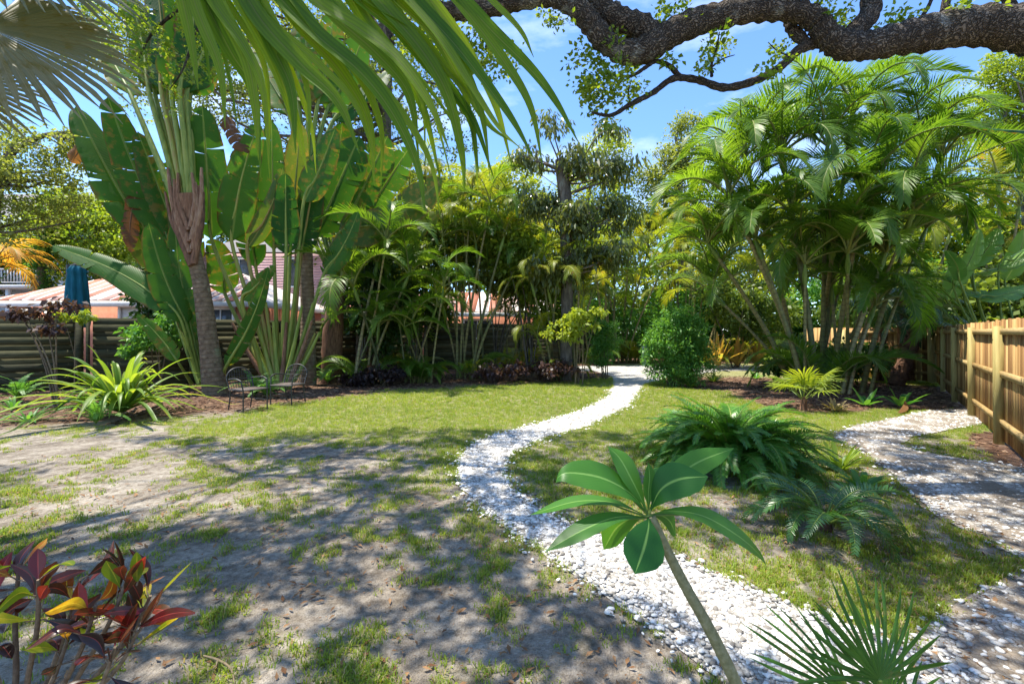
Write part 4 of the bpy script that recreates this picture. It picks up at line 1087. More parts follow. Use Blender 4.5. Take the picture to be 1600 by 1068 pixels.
Y3 = 14.2
tp3 = thing('travellers_palm', 'traveller palm with fat dry sheathed trunk and one yellowing leaf arching right', 'palm', G(520, 598))
tr = MB(); tube(tr, smooth_path([W(517, 598, Y3), W(519, 540, Y3), W(524, 480, Y3), W(530, 440, Y3)], 6), [0.30, 0.31, 0.27, 0.17], 12, 0, 0.5, 0.15); part('trunk', tr, M['sheath'], tp3)
T3 = [((528, 445), (528, 366), (692, 278), 62, 0.10, -0.4, 'paddle_old'), ((527, 445), (492, 372), (562, 212), 66, 0.0, -0.2, 'paddle'), ((531, 445), (545, 342), (606, 212), 60, 0.0, 0.2, 'paddle'),
      ((529, 445), (520, 350), (535, 190), 54, 0, 0.4, 'paddle'), ((533, 445), (556, 360), (640, 230), 54, 0.0, 0.5, 'paddle'), ((526, 445), (508, 370), (480, 250), 50, 0, 0.5, 'paddle'), ((534, 445), (562, 380), (690, 330), 40, 0.1, 0.6, 'paddle_old')]
for (a, b, c, w, arc, dy, mt) in T3:
    paddle(tp3, [W(*a, Y3)], W(*b, Y3 + dy), W(*c, Y3 + dy - 0.2), w * Y3 / F, arc, R.uniform(-0.3, 0.3), 7, mt, r0=0.075, pet='petiole_base')
for k in range(9):
    a = -0.42 + 0.84 * k / 8; p0 = W(530, 448, Y3 - .12); p1 = p0 + np.array([math.sin(a) * 1.7, R.uniform(-.1, .1), math.cos(a) * 1.7]); sm = MB()
    tube(sm, smooth_path([p0, (p0 + p1) / 2, p1], 5), [0.075, 0.05, 0.03], 6, 0, R.random()); part('leaf_base', sm, M['petiole_base'], tp3)

Y4 = 13.4
tp4 = thing('travellers_palm', 'mossy trunked traveller palm with dark dry skirt rising above the paddle leaves', 'palm', G(480, 602))
tr = MB(); tube(tr, smooth_path([W(480, 603, Y4), W(481, 500, Y4), W(478, 400, Y4), W(474, 290, Y4)], 8), [0.27, 0.2, 0.19, 0.17], 12, 0, 0.5, 0.06); part('trunk', tr, M['palmtrunk'], tp4)
for k in range(10):
    p0 = W(475 + R.uniform(-4, 4), 300, Y4 - 0.1); p1 = W(462 + R.uniform(-12, 20), 400 + R.uniform(-60, 20), Y4 - 0.3); sm = MB(); tube(sm, smooth_path([p0, (p0 + p1) / 2 - [0, .15, 0], p1], 5), [0.04, 0.06, 0.015], 5, 0, R.random(), .3); part('dry_petiole', sm, M['sheath'], tp4)
for (a, b, c, w, dy) in [((476, 295), (468, 170), (420, 40), 50, 0.2), ((477, 295), (482, 165), (470, 20), 52, 0), ((478, 295), (496, 165), (520, 20), 52, 0.1), ((479, 295), (510, 175), (570, 50), 50, .3), ((475, 295), (452, 180), (380, 70), 50, .4), ((480, 295), (520, 190), (610, 110), 46, .5)]:
    paddle(tp4, [W(*a, Y4)], W(*b, Y4 + dy), W(*c, Y4 + dy + 0.3), w * Y4 / F, 0.03, R.uniform(-0.5, 0.5), 7, 'paddle', r0=0.08)

# ------------------------------------------------------------------ areca palms
AM = [M['areca'], M['areca_rachis']]
AG = [M['areca_gold'], M['areca_rachis']]
AF = [frond_mesh('frond', 2.4, 64, -35 - 14 * k, 64, 0.66, 0.029, AM, 100 + k, vup=0.55 - 0.05 * k, droop=0.16 + 0.05 * k, a0=58, a1=26, curl=0.05 * (k - 2)) for k in range(5)]
AFG = [frond_mesh('frond', 2.2, 60, -45 - 12 * k, 46, 0.60, 0.036, AG, 130 + k, vup=0.35, droop=0.4, curl=0.05 * (k - 1), seg=3) for k in range(4)]
AFF = [frond_mesh('frond', 2.2, 60, -40 - 12 * k, 46, 0.62, 0.036, AM, 140 + k, vup=0.35, droop=0.35, curl=0.05 * (k - 1), seg=3) for k in range(4)]

def crown(parent, top, n, meshes, sc, az0=0.0, lo=-32, hi=30, spread=None):
    for k in range(n):
        az = az0 + k * 2.39996 + R.uniform(-.25, .25); pit = lo + (hi - lo) * (1 - k / max(1, n - 1)) + R.uniform(-7, 7)
        link('frond', meshes[min(len(meshes) - 1, int(R.random() * len(meshes)))], parent, top - org(parent), (R.uniform(-.2, .2), -math.radians(pit), az), sc * R.uniform(0.82, 1.12))

def palm_stem(parent, p0, p1, r=0.04, mat='areca_stem', bow=0.1, shaft=True):
    p0, p1 = np.asarray(p0, float), np.asarray(p1, float)
    side = np.array([p1[0] - p0[0], p1[1] - p0[1], 0]) * bow
    pts = smooth_path([p0, p0 + (p1 - p0) * 0.33 - side * 0.9 , p0 + (p1 - p0) * 0.68 - side * 0.7, p1], 6)
    mb = MB(); tube(mb, pts, [r * 1.25, r, r * 0.92, r * 0.85], 8, 0, R.random()); part('stem', mb, M[mat], parent)
    if shaft:
        d = unit(pts[-1] - pts[-3]); mb = MB(); tube(mb, [p1 - d * 0.08, p1 + d * 0.15, p1 + d * 0.5], [r * 1.1, r * 1.5, r * 0.6], 8, 0, R.random()); part('crownshaft', mb, M['petiole'], parent)
        return p1 + d * 0.45
    return p1

def areca(label, base, stems, meshes, sc=1.0, nf=8, r=0.04, group=None, name='areca_palm', extra=0, mid=0.6):
    """stems: list of (base offset xyz, top xyz)"""
    t = thing(name, label, 'palm', base, group)
    for k, (p0, p1) in enumerate(stems):
        tp = palm_stem(t, p0, p1, r * R.uniform(0.8, 1.15))
        crown(t, tp, nf + R.randint(-1, 1), meshes, sc * R.uniform(0.85, 1.1), R.uniform(0, 6.28))
    for k, (p0, p1) in enumerate(stems):                # shorter stems between the tall ones
        if R.random() > mid: continue
        f_ = R.uniform(0.35, 0.72); q1 = p0 + (p1 - p0) * f_ + np.array([R.uniform(-.5, .5), R.uniform(-.5, .5), 0])
        q0 = p0 + np.array([R.uniform(-.3, .3), R.uniform(-.3, .3), 0])
        tp = palm_stem(t, q0, q1, r * 0.75)
        crown(t, tp, nf, meshes, sc * R.uniform(0.75, 1.0), R.uniform(0, 6.28))
    for k in range(extra):                              # young fronds from the base
        a = R.uniform(0, 6.28); o = np.array(base) + np.array([math.cos(a), math.sin(a), 0]) * R.uniform(0.1, 0.5)
        link('frond', R.choice(meshes), t, o - org(t), (R.uniform(-.3, .3), -math.radians(R.uniform(0, 26)), a), sc * R.uniform(0.55, 0.95))
    return t

# the great clump on the right: crowns placed after the photograph
b = G(1285, 612)
big_crowns = [(1328, 205, 12.4), (1292, 255, 12.0), (1385, 250, 12.6), (1225, 265, 12.2), (1170, 270, 12.8), (1150, 330, 12.0), (1430, 270, 12.4), (1465, 265, 12.6), (1345, 330, 11.4), (1240, 360, 11.6), (1190, 400, 11.8), (1415, 360, 11.2), (1300, 400, 11.9), (1120, 400, 13.0), (1375, 420, 11.6)]
st = []
for (cx, cy, Y) in big_crowns:
    bx = 1285 + (cx - 1290) * 0.26 + R.uniform(-16, 16)
    g = G(bx, 604 + R.uniform(-10, 12)); st.append((g, W(cx, cy, Y)))
AFM = AF[:3] + AFG[:2]
areca('huge dark green areca palm clump with many slender ringed stems in the right bed', b, st, AF, 1.15, 9, 0.055, extra=12, mid=0.45)
# arecas behind the lawn, left of the path
def row_areca(label, px, py, Y, crowns, meshes, sc, nf=7, r=0.035, extra=10, name='areca_palm', wob=22):
    nf = max(5, nf - 2)
    base = np.array([(px - CX) * Y / F, Y, 0.0]); st = []
    for (cx, cy) in crowns:
        x = base[0] + R.uniform(-wob, wob) * Y / F + (cx - px) * 0.25 * Y / F
        st.append((np.array([x, Y + R.uniform(-.4, .4), 0]), W(cx, cy, Y + R.uniform(-.5, .5))))
    return areca(label, base, st, meshes, sc, nf, r, None, name, extra, 0.35)
row_areca('dark areca palm with arching fronds beside the dry sheathed trunk', 575, 590, 13.6, [(585, 430), (560, 470), (600, 400), (630, 450)], AF, 0.85, 8, 0.04, 10)
row_areca('low areca palm with fine pale stems in front of the back fence', 650, 588, 14.2, [(650, 520), (675, 500), (625, 510), (690, 470)], AF, 0.75, 7, 0.028, 22)
row_areca('tall areca palm with yellow bamboo like stems left of the drooping leaved tree', 735, 586, 15.5, [(735, 320), (712, 350), (762, 340), (694, 390), (782, 390), (745, 400), (725, 360), (805, 420)], AFM, 0.8, 8, 0.045, 12)
row_areca('areca palm with thin crowded stems at the left end of the gravel path', 880, 586, 15.2, [(850, 440), (880, 410), (905, 450), (860, 470), (925, 460), (835, 460), (895, 480), (870, 450)], AFG, 0.7, 7, 0.04, 14)
row_areca('feathery areca palm behind the yellow stemmed one', 800, 575, 17.5, [(800, 350), (825, 390), (780, 320), (850, 380)], AFG, 1.05, 8, 0.045, 8)
row_areca('areca palm rising behind the paddle leaves near the back fence', 640, 575, 17.0, [(640, 330), (665, 300), (620, 360), (690, 350)], AFG, 0.95, 8, 0.045, 6)
# golden arecas in full sun beyond the drive
row_areca('golden yellow areca palm in the sun beyond the drive', 985, 570, 24.0, [(960, 400), (985, 370), (1010, 400), (1030, 430), (950, 450)], AFG, 1.15, 8, 0.05, 16, wob=30)
row_areca('tall golden areca palm right of the sunlit one', 1055, 570, 26.0, [(1040, 370), (1065, 350), (1090, 370), (1080, 420), (1045, 430)], AFG, 1.2, 8, 0.05, 14, wob=30)
row_areca('areca palm with orange tinted fronds behind the big round bush', 1100, 575, 21.0, [(1100, 440), (1125, 420), (1085, 470), (1130, 470)], AFG, 1.0, 8, 0.045, 12)
row_areca('green areca palm in the gap behind the drooping leaved tree', 925, 570, 23.0, [(925, 380), (905, 420), (945, 430), (890, 370)], AFF, 1.15, 8, 0.05, 12)
row_areca('sunlit areca palm far behind the huge clump', 1180, 575, 24.0, [(1160, 400), (1190, 380), (1215, 420), (1240, 400)], AFG, 1.2, 8, 0.05, 14, wob=30)
row_areca('pale areca palm seen between the stems of the huge clump', 1300, 575, 23.0, [(1280, 400), (1310, 370), (1340, 400), (1370, 420)], AFG, 1.2, 8, 0.05, 14, wob=30)
row_areca('sunlit areca palm beyond the fence beside the paddle leaves', 1440, 575, 19.0, [(1420, 380), (1450, 340), (1480, 380)], AFG, 1.1, 8, 0.05, 10, wob=30)
row_areca('golden areca palm over the far end of the wooden fence', 1560, 575, 17.0, [(1520, 330), (1560, 300), (1590, 340), (1620, 390)], AFG, 1.05, 8, 0.05, 10)

# ------------------------------------------------------------------ date palms near the fence end
DM = [leaf_mat('date_palm_leaf', (0.010, 0.040, 0.012), (0.04, 0.10, 0.025), 0.25, 0.38, spec=0.5), M['areca_rachis']]
DF = [frond_mesh('frond', 1.5, 50, -70 - 10 * k, 44, 0.26, 0.022, DM, 160 + k, vup=0.25, droop=0.35, bare=0.1, a0=70, a1=25, curl=0.06 * (k - 1), seg=3) for k in range(4)]
for (lab, px, py, topx, topy, dY, r) in [('date palm with thick rough brown trunk leaning right beside the fence end', 1398, 602, 1432, 505, 0, 0.20), ('date palm with rough trunk crossing behind the leaning one', 1418, 598, 1404, 470, 0.5, 0.17), ('thin dark trunked date palm left of the leaning pair', 1374, 598, 1378, 480, 0.4, 0.11)]:
    g = G(px, py); Y = g[1] + dY; g = np.array([(px - CX) * Y / F, Y, 0])
    t = thing('date_palm', lab, 'palm', g)
    e = W(topx, topy, Y); tr = MB(); pts = smooth_path([g, g + (e - g) * 0.5 + [0.06, 0, 0], e], 12); tube(tr, pts, [r * 1.1, r * 0.9, r], 12, 0, 0.5, 0.3); part('trunk', tr, M['datetrunk'], t)
    bo = MB(); tube(bo, [(0, 0, 0), (0.03, 0, 0.10), (0.09, 0, 0.2)], [0.06, 0.05, 0.015], 5); bom = bo.mesh('leaf_boot', M['datetrunk'])
    for k in range(46):
        f_ = k / 46; p = pts[min(len(pts) - 1, int(f_ * len(pts)))]
        link('leaf_boot', bom, t, p - g + [0, 0, 0], (R.uniform(-.2, .2), R.uniform(-.2, .2), k * 2.4), (r / 0.11, r / 0.14, R.uniform(0.9, 1.5)))
    crown(t, e, 24, DF, 1.15, R.uniform(0, 6), -40, 45)

# ------------------------------------------------------------------ white bird-of-paradise leaves over the fence
bop = thing('bird_of_paradise', 'banana like bird of paradise with glossy leaves over the wooden fence', 'plant', (11.5, 10.4, 0))
for (a, b_, c, w, dy) in [((1540, 560), (1490, 450), (1530, 348), 30, 0), ((1545, 560), (1500, 440), (1478, 385), 26, -0.3), ((1550, 560), (1520, 430), (1600, 405), 34, 0.2), ((1545, 560), (1505, 460), (1585, 455), 40, 0), ((1560, 560), (1530, 470), (1610, 440), 40, -0.2), ((1550, 560), (1515, 420), (1560, 350), 40, 0.5),
                          ((1570, 560), (1560, 420), (1630, 370), 40, 0), ((1560, 560), (1500, 480), (1450, 425), 34, 0.3), ((1545, 560), (1480, 470), (1495, 400), 36, 0.6), ((1590, 540), (1570, 440), (1600, 350), 40, .6), ((1540, 560), (1470, 480), (1440, 440), 30, .8)]:
    paddle(bop, [W(a[0], 640, 10.4), W(*a, 10.4)], W(*b_, 10.4 + dy), W(*c, 10.2 + dy), w * 0.8 * 10.4 / F, 0.06, R.uniform(-.3, .3), 4, 'bopleaf', r0=0.03, sag=0.08, nrm=(R.uniform(-.9, .1), -0.35, 1.0))
ban = thing('banana_plant', 'tall banana plant whose broad leaves enter at the right edge of the sky', 'plant', (11.4, 8.6, 0))
pm = MB(); tube(pm, smooth_path([(11.4, 8.6, 0), (11.35, 8.6, 2.5), (11.2, 8.7, 4.6)], 6), [0.16, 0.12, 0.08], 10); part('stem', pm, M['petiole_base'], ban)
for (b_, c, w, dy) in [((1660, 190), (1535, 160), 44, 0), ((1680, 210), (1530, 200), 60, 0.3), ((1650, 150), (1570, 118), 36, .4), ((1700, 200), (1740, 60), 50, 0), ((1690, 190), (1800, 160), 50, 0)]:
    paddle(ban, [np.array([11.2, 8.7, 4.6])], W(*b_, 8.6 + dy), W(*c, 8.4 + dy), w * 8.6 / F, 0.03, R.uniform(-.5, .5), 5, 'paddle', r0=0.05)
# ------------------------------------------------------------------ great oak whose limb crosses the sky
def oak_bark():
    m, N, L = mat_new('plated_oak_bark')
    tc = N.new("ShaderNodeTexCoord"); P = tc.outputs['Object']
    n1 = noise(N, L, P, 5, 5); n2 = noise(N, L, P, 30, 5, 0.7); n5 = noise(N, L, P, 1.9, 6, 0.72)
    at = N.new("ShaderNodeAttribute"); at.attribute_name = 'lc'
    mp = N.new("ShaderNodeMapping"); mp.inputs['Scale'].default_value = (0.30, 0.42, 0); L.new(at.outputs['Vector'], mp.inputs[0])
    ds = N.new("ShaderNodeVectorMath"); ds.operation = 'MULTIPLY_ADD'
    nc = N.new("ShaderNodeTexNoise"); nc.inputs['Scale'].default_value = 9; L.new(P, nc.inputs['Vector'])
    L.new(nc.outputs['Color'], ds.inputs[0]); ds.inputs[1].default_value = (0.10, 0.10, 0.0); L.new(mp.outputs[0], ds.inputs[2])
    ve = N.new("ShaderNodeTexVoronoi"); ve.feature = 'DISTANCE_TO_EDGE'; ve.inputs['Scale'].default_value = 62; L.new(ds.outputs[0], ve.inputs['Vector'])
    er = ramp(N, [(0.0, (0, 0, 0)), (0.22, (1, 1, 1))]); L.new(ve.outputs['Distance'], er.inputs[0])
    base = ramp(N, [(0.3, (0.085, 0.068, 0.052)), (0.55, (0.19, 0.155, 0.12)), (0.8, (0.34, 0.295, 0.24))]); L.new(math_node(N, L, 'MULTIPLY_ADD', n2, 0.5, math_node(N, L, 'MULTIPLY', n1, 0.5)), base.inputs[0])
    col = mixc(N, L, er.outputs[0], (0.05, 0.04, 0.032), base.outputs[0])
    lr = ramp(N, [(0.56, (0, 0, 0)), (0.64, (1, 1, 1))]); L.new(n5, lr.inputs[0])
    col = mixc(N, L, math_node(N, L, 'MULTIPLY', lr.outputs[0], 0.65), col, (0.42, 0.42, 0.37))
    pr = N.new("ShaderNodeBsdfPrincipled"); pr.inputs['Roughness'].default_value = 0.95; pr.inputs['Specular IOR Level'].default_value = 0.15
    L.new(col, pr.inputs['Base Color'])
    bp = N.new("ShaderNodeBump"); bp.inputs['Strength'].default_value = 1.0; bp.inputs['Distance'].default_value = 0.03
    L.new(math_node(N, L, 'MULTIPLY_ADD', n2, 0.3, er.outputs[0]), bp.inputs['Height']); L.new(bp.outputs[0], pr.inputs['Normal'])
    out = N.new("ShaderNodeOutputMaterial"); L.new(pr.outputs[0], out.inputs[0])
    return m
M['oakbark'] = oak_bark()
YO = 5.0
oak = thing('oak_tree', 'old live oak whose thick furrowed limb winds across the top of the sky', 'tree', (8.9, 5.4, 0))
def limb(name, pts, n=16, rough=0.10):
    P = smooth_path([W(a, b, Y) for (a, b, r, Y) in pts], 9)
    rr = smooth_path([[r * Y / F, 0, 0] for (a, b, r, Y) in pts], 9)[:, 0]
    # knobbly surface
    mb = MB(); tube(mb, P, rr * (1 + 0.07 * np.sin(np.arange(len(rr)) * 1.7) + 0.05 * rng.normal(size=len(rr))), n, 0, 0.5, rough)
    return part(name, mb, M['oakbark'], oak)
tr = MB(); tube(tr, smooth_path([(8.9, 5.4, -0.1), (8.85, 5.35, 1.5), (8.6, 5.3, 3.2), (7.9, 5.2, 4.4), (6.6, 5.1, 4.9), W(1640, 48, YO)], 10), [0.62, 0.5, 0.46, 0.38, 0.27, 0.235], 18, 0, 0.5, 0.08); part('trunk', tr, M['oakbark'], oak)
limb('limb', [(1650, 48, 33, YO), (1600, 46, 32, YO), (1540, 40, 29, YO), (1480, 46, 27, YO), (1400, 62, 23, YO), (1350, 72, 20, YO), (1315, 70, 20, YO), (1290, 52, 18, YO), (1272, 30, 17, YO), (1240, 17, 16, YO), (1190, 14, 17, YO), (1120, 26, 20, YO), (1060, 46, 20, YO), (1015, 74, 20, YO), (980, 82, 18, YO), (950, 68, 17, YO), (925, 40, 17, YO), (900, 12, 16, YO), (860, -6, 15, 5.1), (800, 4, 14, 5.2), (740, 16, 14, 5.3), (690, 18, 13, 5.4), (640, 6, 12, 5.5), (560, -30, 11, 5.7)])
limb('limb', [(1030, 62, 17, YO), (1000, 42, 19, 5.05), (960, 28, 19, 5.1), (930, 2, 18, 5.15), (900, -40, 17, 5.2), (860, -90, 15, 5.3)])
limb('limb', [(1190, 12, 15, YO), (1240, -10, 15, 4.95), (1300, -50, 14, 4.9)], 12)
limb('limb', [(1322, 66, 14, YO), (1340, 45, 14, 5.05), (1360, 20, 14, 5.1), (1356, -15, 13, 5.15), (1330, -70, 12, 5.2)], 12)
limb('branch', [(1318, 72, 9, YO), (1282, 66, 9, 5.1), (1248, 78, 7.5, 5.1), (1220, 104, 6.5, 5.1), (1180, 126, 6, 5.1), (1132, 137, 6, 5.1), (1090, 125, 5.4, 5.1), (1052, 123, 5, 5.1), (1020, 145, 4.4, 5.1), (985, 163, 3.8, 5.1), (955, 180, 3, 5.1), (925, 176, 1.8, 5.1)], 8, 0.05)
limb('branch', [(1262, 70, 7, 5.1), (1240, 48, 9, 5.15), (1233, 28, 8, 5.2), (1240, -20, 8, 5.2)], 8)
limb('branch', [(1062, 120, 4.4, 5.1), (1046, 103, 4, 5.08), (1025, 96, 3.4, 5.05), (1008, 106, 3, 5.0), (985, 119, 2.4, 5.0), (950, 117, 1.2, 5.0)], 7)
limb('branch', [(1112, 120, 2.5, 5.1), (1112, 100, 2, 5.1), (1120, 75, 1.5, 5.1), (1124, 50, .8, 5.1)], 6)
limb('branch', [(1112, 105, 1.6, 5.1), (1130, 92, 1.2, 5.1), (1148, 86, .6, 5.1)], 5)
limb('branch', [(1476, 30, 7, YO), (1478, 5, 6, 5.0), (1490, -30, 5, 5.0)], 8)
limb('branch', [(1425, 40, 3, YO), (1445, 20, 3, 5.0), (1460, -10, 3, 5.0)], 6)
limb('branch', [(1580, 15, 8, YO), (1572, -10, 8, 5.0), (1560, -40, 7, 5.0)], 8)
limb('branch', [(610, 0, 5, 5.5), (606, 40, 4.5, 5.5), (612, 75, 4.5, 5.5), (600, 108, 2.5, 5.5)], 8)
limb('branch', [(762, 20, 4, 5.3), (764, 48, 3, 5.3), (760, 75, 2, 5.3)], 6)
limb('branch', [(985, 163, 1.6, 5.1), (982, 145, 1.3, 5.1), (985, 130, .6, 5.1)], 5)
limb('branch', [(1200, 66, .6, 5.1), (1215, 80, 1.1, 5.1), (1235, 88, 1.5, 5.1)], 5)
# leaf sprigs in view: (px, py, spread px, count)
SPR = [(1118, 62, 18, 9), (1108, 100, 12, 5), (928, 100, 24, 13), (920, 140, 22, 11), (965, 125, 26, 13), (985, 100, 16, 5), (945, 165, 22, 8), (1000, 140, 10, 3), (1035, 18, 14, 5), (1075, 5, 18, 5), (865, 28, 14, 6), (1215, 75, 22, 6), (1205, 110, 7, 2), (1310, 30, 22, 7), (1290, 12, 16, 4), (1400, 32, 16, 5), (1500, 6, 24, 5), (1565, 8, 24, 5), (1440, 22, 10, 2), (745, 75, 30, 12), (770, 100, 26, 9), (730, 105, 22, 8), (790, 80, 18, 5), (700, 70, 26, 9), (670, 45, 26, 8), (640, 90, 30, 8), (960, 60, 10, 3), (1050, 88, 8, 2)]
cm_ = MB(); C = []
for (px, py, s, n) in SPR:
    for k in range(n): C.append(W(px + R.gauss(0, s * .6), py + R.gauss(0, s * .6), 5.1 + R.uniform(-.3, .3) + (0.3 if px < 800 else 0)))
limb('branch', [(600, -12, 5, 5.6), (500, -40, 4.5, 5.9), (380, -30, 4, 6.2), (290, 10, 3, 6.4), (240, 50, 2, 6.5), (215, 95, 1, 6.5)], 8)
limb('branch', [(330, -8, 3, 6.3), (300, 70, 2, 6.3), (285, 110, 1.3, 6.3), (265, 140, .6, 6.3)], 6)
for (px, py, s, n) in [(200, 25, 30, 16), (240, 60, 26, 13), (170, 60, 22, 9), (215, 100, 16, 7), (290, 30, 30, 9), (290, 100, 26, 9), (330, 60, 30, 8), (265, 140, 16, 5), (150, 15, 20, 7), (350, 120, 24, 6), (380, 40, 30, 8)]:
    for k in range(n): C.append(W(px + R.gauss(0, s * .6), py + R.gauss(0, s * .6), 6.4 + R.uniform(-.3, .3)))
cloud(cm_, C, [twig_cluster(k + 20, 26, 0.11, 0.055) for k in range(5)], (0.7, 1.2))
part('leaves', cm_, M['limeleaf'], oak)

# high crown above the frame: sized and spaced so that its gaps let the sun through in patches
def sun_open(px, py):
    """how open the high crown is over a ground pixel: 1 = sun, 0 = closed"""
    o = np.full(np.shape(px), 0.34)
    def blob(cx, cy, rx, ry, v):
        nonlocal o
        d = np.sqrt(((px - cx) / rx) ** 2 + ((py - cy) / ry) ** 2)
        o = np.where(True, o + (v - o) * sstep(1.15, 0.75, d), o)
    blob(150, 755, 330, 75, 1.0); blob(360, 668, 90, 20, 1.0); blob(-100, 800, 250, 70, 1.0)
    blob(420, 850, 110, 30, 0.65); blob(560, 870, 130, 26, 0.55)
    blob(760, 770, 70, 45, 0.75); blob(950, 890, 160, 60, 1.0); blob(1180, 950, 180, 75, 1.0); blob(1330, 1020, 150, 80, 1.0)
    blob(1000, 800, 140, 50, 0.65); blob(1150, 880, 120, 40, 0.85)
    blob(1180, 690, 150, 70, 0.9)
    blob(1480, 760, 150, 26, 0.75); blob(1400, 850, 130, 45, 0.15); blob(1560, 1010, 80, 50, 0.15); blob(1340, 720, 40, 30, 0.8)
    blob(1310, 890, 90, 25, 0.85); blob(300, 960, 200, 60, 0.55); blob(250, 900, 160, 22, 0.35)
    blob(640, 960, 230, 90, 0.30)
    return o
gxs, gys = rnd_pts(5200, -6.5, 6.5, 1.0, 7.2)
px, py = to_px(gxs, gys)
op = sun_open(px, py)
shade = (rng.random(len(gxs)) > np.clip(op * 1.05 + (fbm(gxs, gys, 1.4, 41, 3) - 0.5) * 1.1, 0, 1)) & (px > -250) & (px < 1850) & (rng.random(len(gxs)) < 0.42)
gxs, gys = gxs[shade], gys[shade]
C = []
for x, y in zip(gxs, gys):
    k = TO_SUN / TO_SUN[2]
    z = 5.6 + 0.9 * max(0, y - 1.5) + R.uniform(0, 1.4)
    for _ in range(30):
        p = np.array([x, y, 0]) + k * z
        if HY - F * (z - 0.3 - H) / p[1] < -45: break
        z += 0.25
    C.append(p)
C = np.array(C)
hc = MB(); cloud(hc, C, [twig_cluster(k + 80, 36, 0.24, 0.10) for k in range(5)], (0.7, 1.25))
part('crown', hc, M['oakleaf'], oak)
bm = MB(); hubs = [W(900, -140, 5.3), W(860, -300, 5.5), W(560, -120, 5.8), W(1240, -200, 5.1), W(1330, -260, 5.2), W(300, -260, 5.6), W(640, -420, 5.4)]
main = [W(860, -60, 5.3), W(860, -200, 5.5), W(700, -330, 5.6), W(400, -350, 5.6), W(100, -330, 5.8)]
tube(bm, smooth_path(main, 6), [0.12, 0.10, 0.08, 0.06, 0.04], 8, 0, .5, .06)
tube(bm, smooth_path([W(1330, -60, 5.2), W(1320, -250, 5.3), W(1200, -450, 5.4), W(1000, -600, 5.2)], 6), [0.10, 0.08, 0.06, 0.04], 8, 0, .5, .06)
hubs += [main[2], main[3], main[4], W(1320, -250, 5.3), W(1200, -450, 5.4), W(1000, -600, 5.2)]
hubs = np.array(hubs)
for e in C[::6]:
    h_ = hubs[np.argmin(np.linalg.norm(hubs - e, axis=1))]
    tube(bm, smooth_path([h_, (h_ + e) / 2 + rng.normal(size=3) * 0.15 + [0, 0, 0.2], e], 4), [0.025, 0.014, 0.006], 4, 0, .5, 0, False)
part('branches', bm, M['oakbark'], oak)

# ------------------------------------------------------------------ broadleaf trees behind
def PX(px, py, Y, rx, ry, rd=None):
    """crown ellipsoid from the pixel box it fills at depth Y"""
    c = W(px, py, Y); return (c[0], c[1], c[2], rx * Y / F, (rd or rx * Y / F * 0.7), ry * Y / F)
def gb(px, Y): return ((px - CX) * Y / F, Y, 0)
tree('oak_tree', 'spreading oak behind the traveller palms filling the upper left sky', gb(560, 21), [gb(560, 21), W(590, 420, 21), W(600, 250, 21), W(605, 90, 21), W(590, -60, 21)], [0.42, 0.36, 0.3, 0.2, 0.1],
     [PX(300, 110, 21, 170, 80), PX(480, 150, 21, 170, 90), PX(620, 120, 20, 120, 100), PX(720, 200, 21, 40, 60), PX(420, 20, 21, 220, 70), PX(220, 60, 20, 110, 70), PX(560, 280, 22, 150, 60), PX(620, 0, 21, 110, 60)], 800, 'oakt', 'oakleaf_pale', nbr=70, brr=0.09, shell=0.3)
tree('oak_tree', 'thin crowned oak with sky showing through at the far left', gb(-40, 16), [gb(-40, 16), W(-20, 380, 16), W(10, 250, 16), W(60, 215, 16), W(110, 205, 16)], [0.3, 0.24, 0.14, 0.09, 0.04],
     [PX(50, 270, 16, 90, 60), PX(120, 230, 16, 50, 40), PX(20, 340, 16, 60, 40), PX(-60, 200, 16, 80, 90), PX(90, 330, 16.5, 40, 25)], 210, 'oak', 'oakleaf_pale', nbr=40, brr=0.06, shell=0.2)
tree('leafy_tree', 'bright lime green tree above the coral house roof', gb(150, 26), [gb(150, 26), W(150, 450, 26), W(160, 380, 26)], [0.3, 0.2, 0.1],
     [PX(140, 360, 26, 90, 50), PX(60, 380, 27, 60, 45), PX(200, 400, 25, 50, 40), PX(100, 330, 27, 60, 35), PX(150, 430, 26, 60, 30)], 420, 'oakfar', 'limeleaf', nbr=20)
tree('leafy_tree', 'dark green hedge tree between the umbrella and the leaning trunk', gb(180, 23.5), [gb(190, 29.5), W(190, 450, 29.5), W(190, 380, 29.5)], [0.25, 0.16, 0.08],
     [PX(185, 360, 29.5, 45, 60), PX(215, 330, 29.5, 40, 40), PX(165, 400, 29.5, 35, 35)], 160, 'oakfar', 'darkleaf', nbr=12)
tree('ivy_column', 'narrow ivy covered trunk standing by the pale blue house', gb(65, 25), [gb(65, 25), W(65, 440, 25), W(63, 350, 25)], [0.25, 0.2, 0.1], [PX(66, 420, 25, 13, 48), PX(66, 380, 25, 11, 20), PX(66, 460, 25, 14, 20)], 130, 'bush', 'bush', nbr=0, shell=0.7, scale=(1.2, 1.8), crown_name='ivy')
tree('drooping_tree', 'dark trunked tree with drooping dull green and purplish leaves beside the path', gb(884, 15.0), [gb(884, 15), W(886, 460, 15), W(884, 330, 15), W(876, 250, 15)], [0.2, 0.2, 0.24, 0.2],
     [PX(950, 262, 15, 50, 22), PX(905, 250, 14.6, 40, 22), PX(960, 330, 15, 45, 30), PX(845, 315, 15, 45, 25), PX(945, 395, 14.8, 60, 22), PX(870, 420, 15, 55, 25), PX(905, 340, 14.5, 50, 30), PX(860, 190, 15, 25, 18), PX(960, 205, 15, 30, 14), PX(825, 245, 15, 36, 14)], 210, 'mango', 'mango', nbr=60, brr=0.045, shell=0.0)
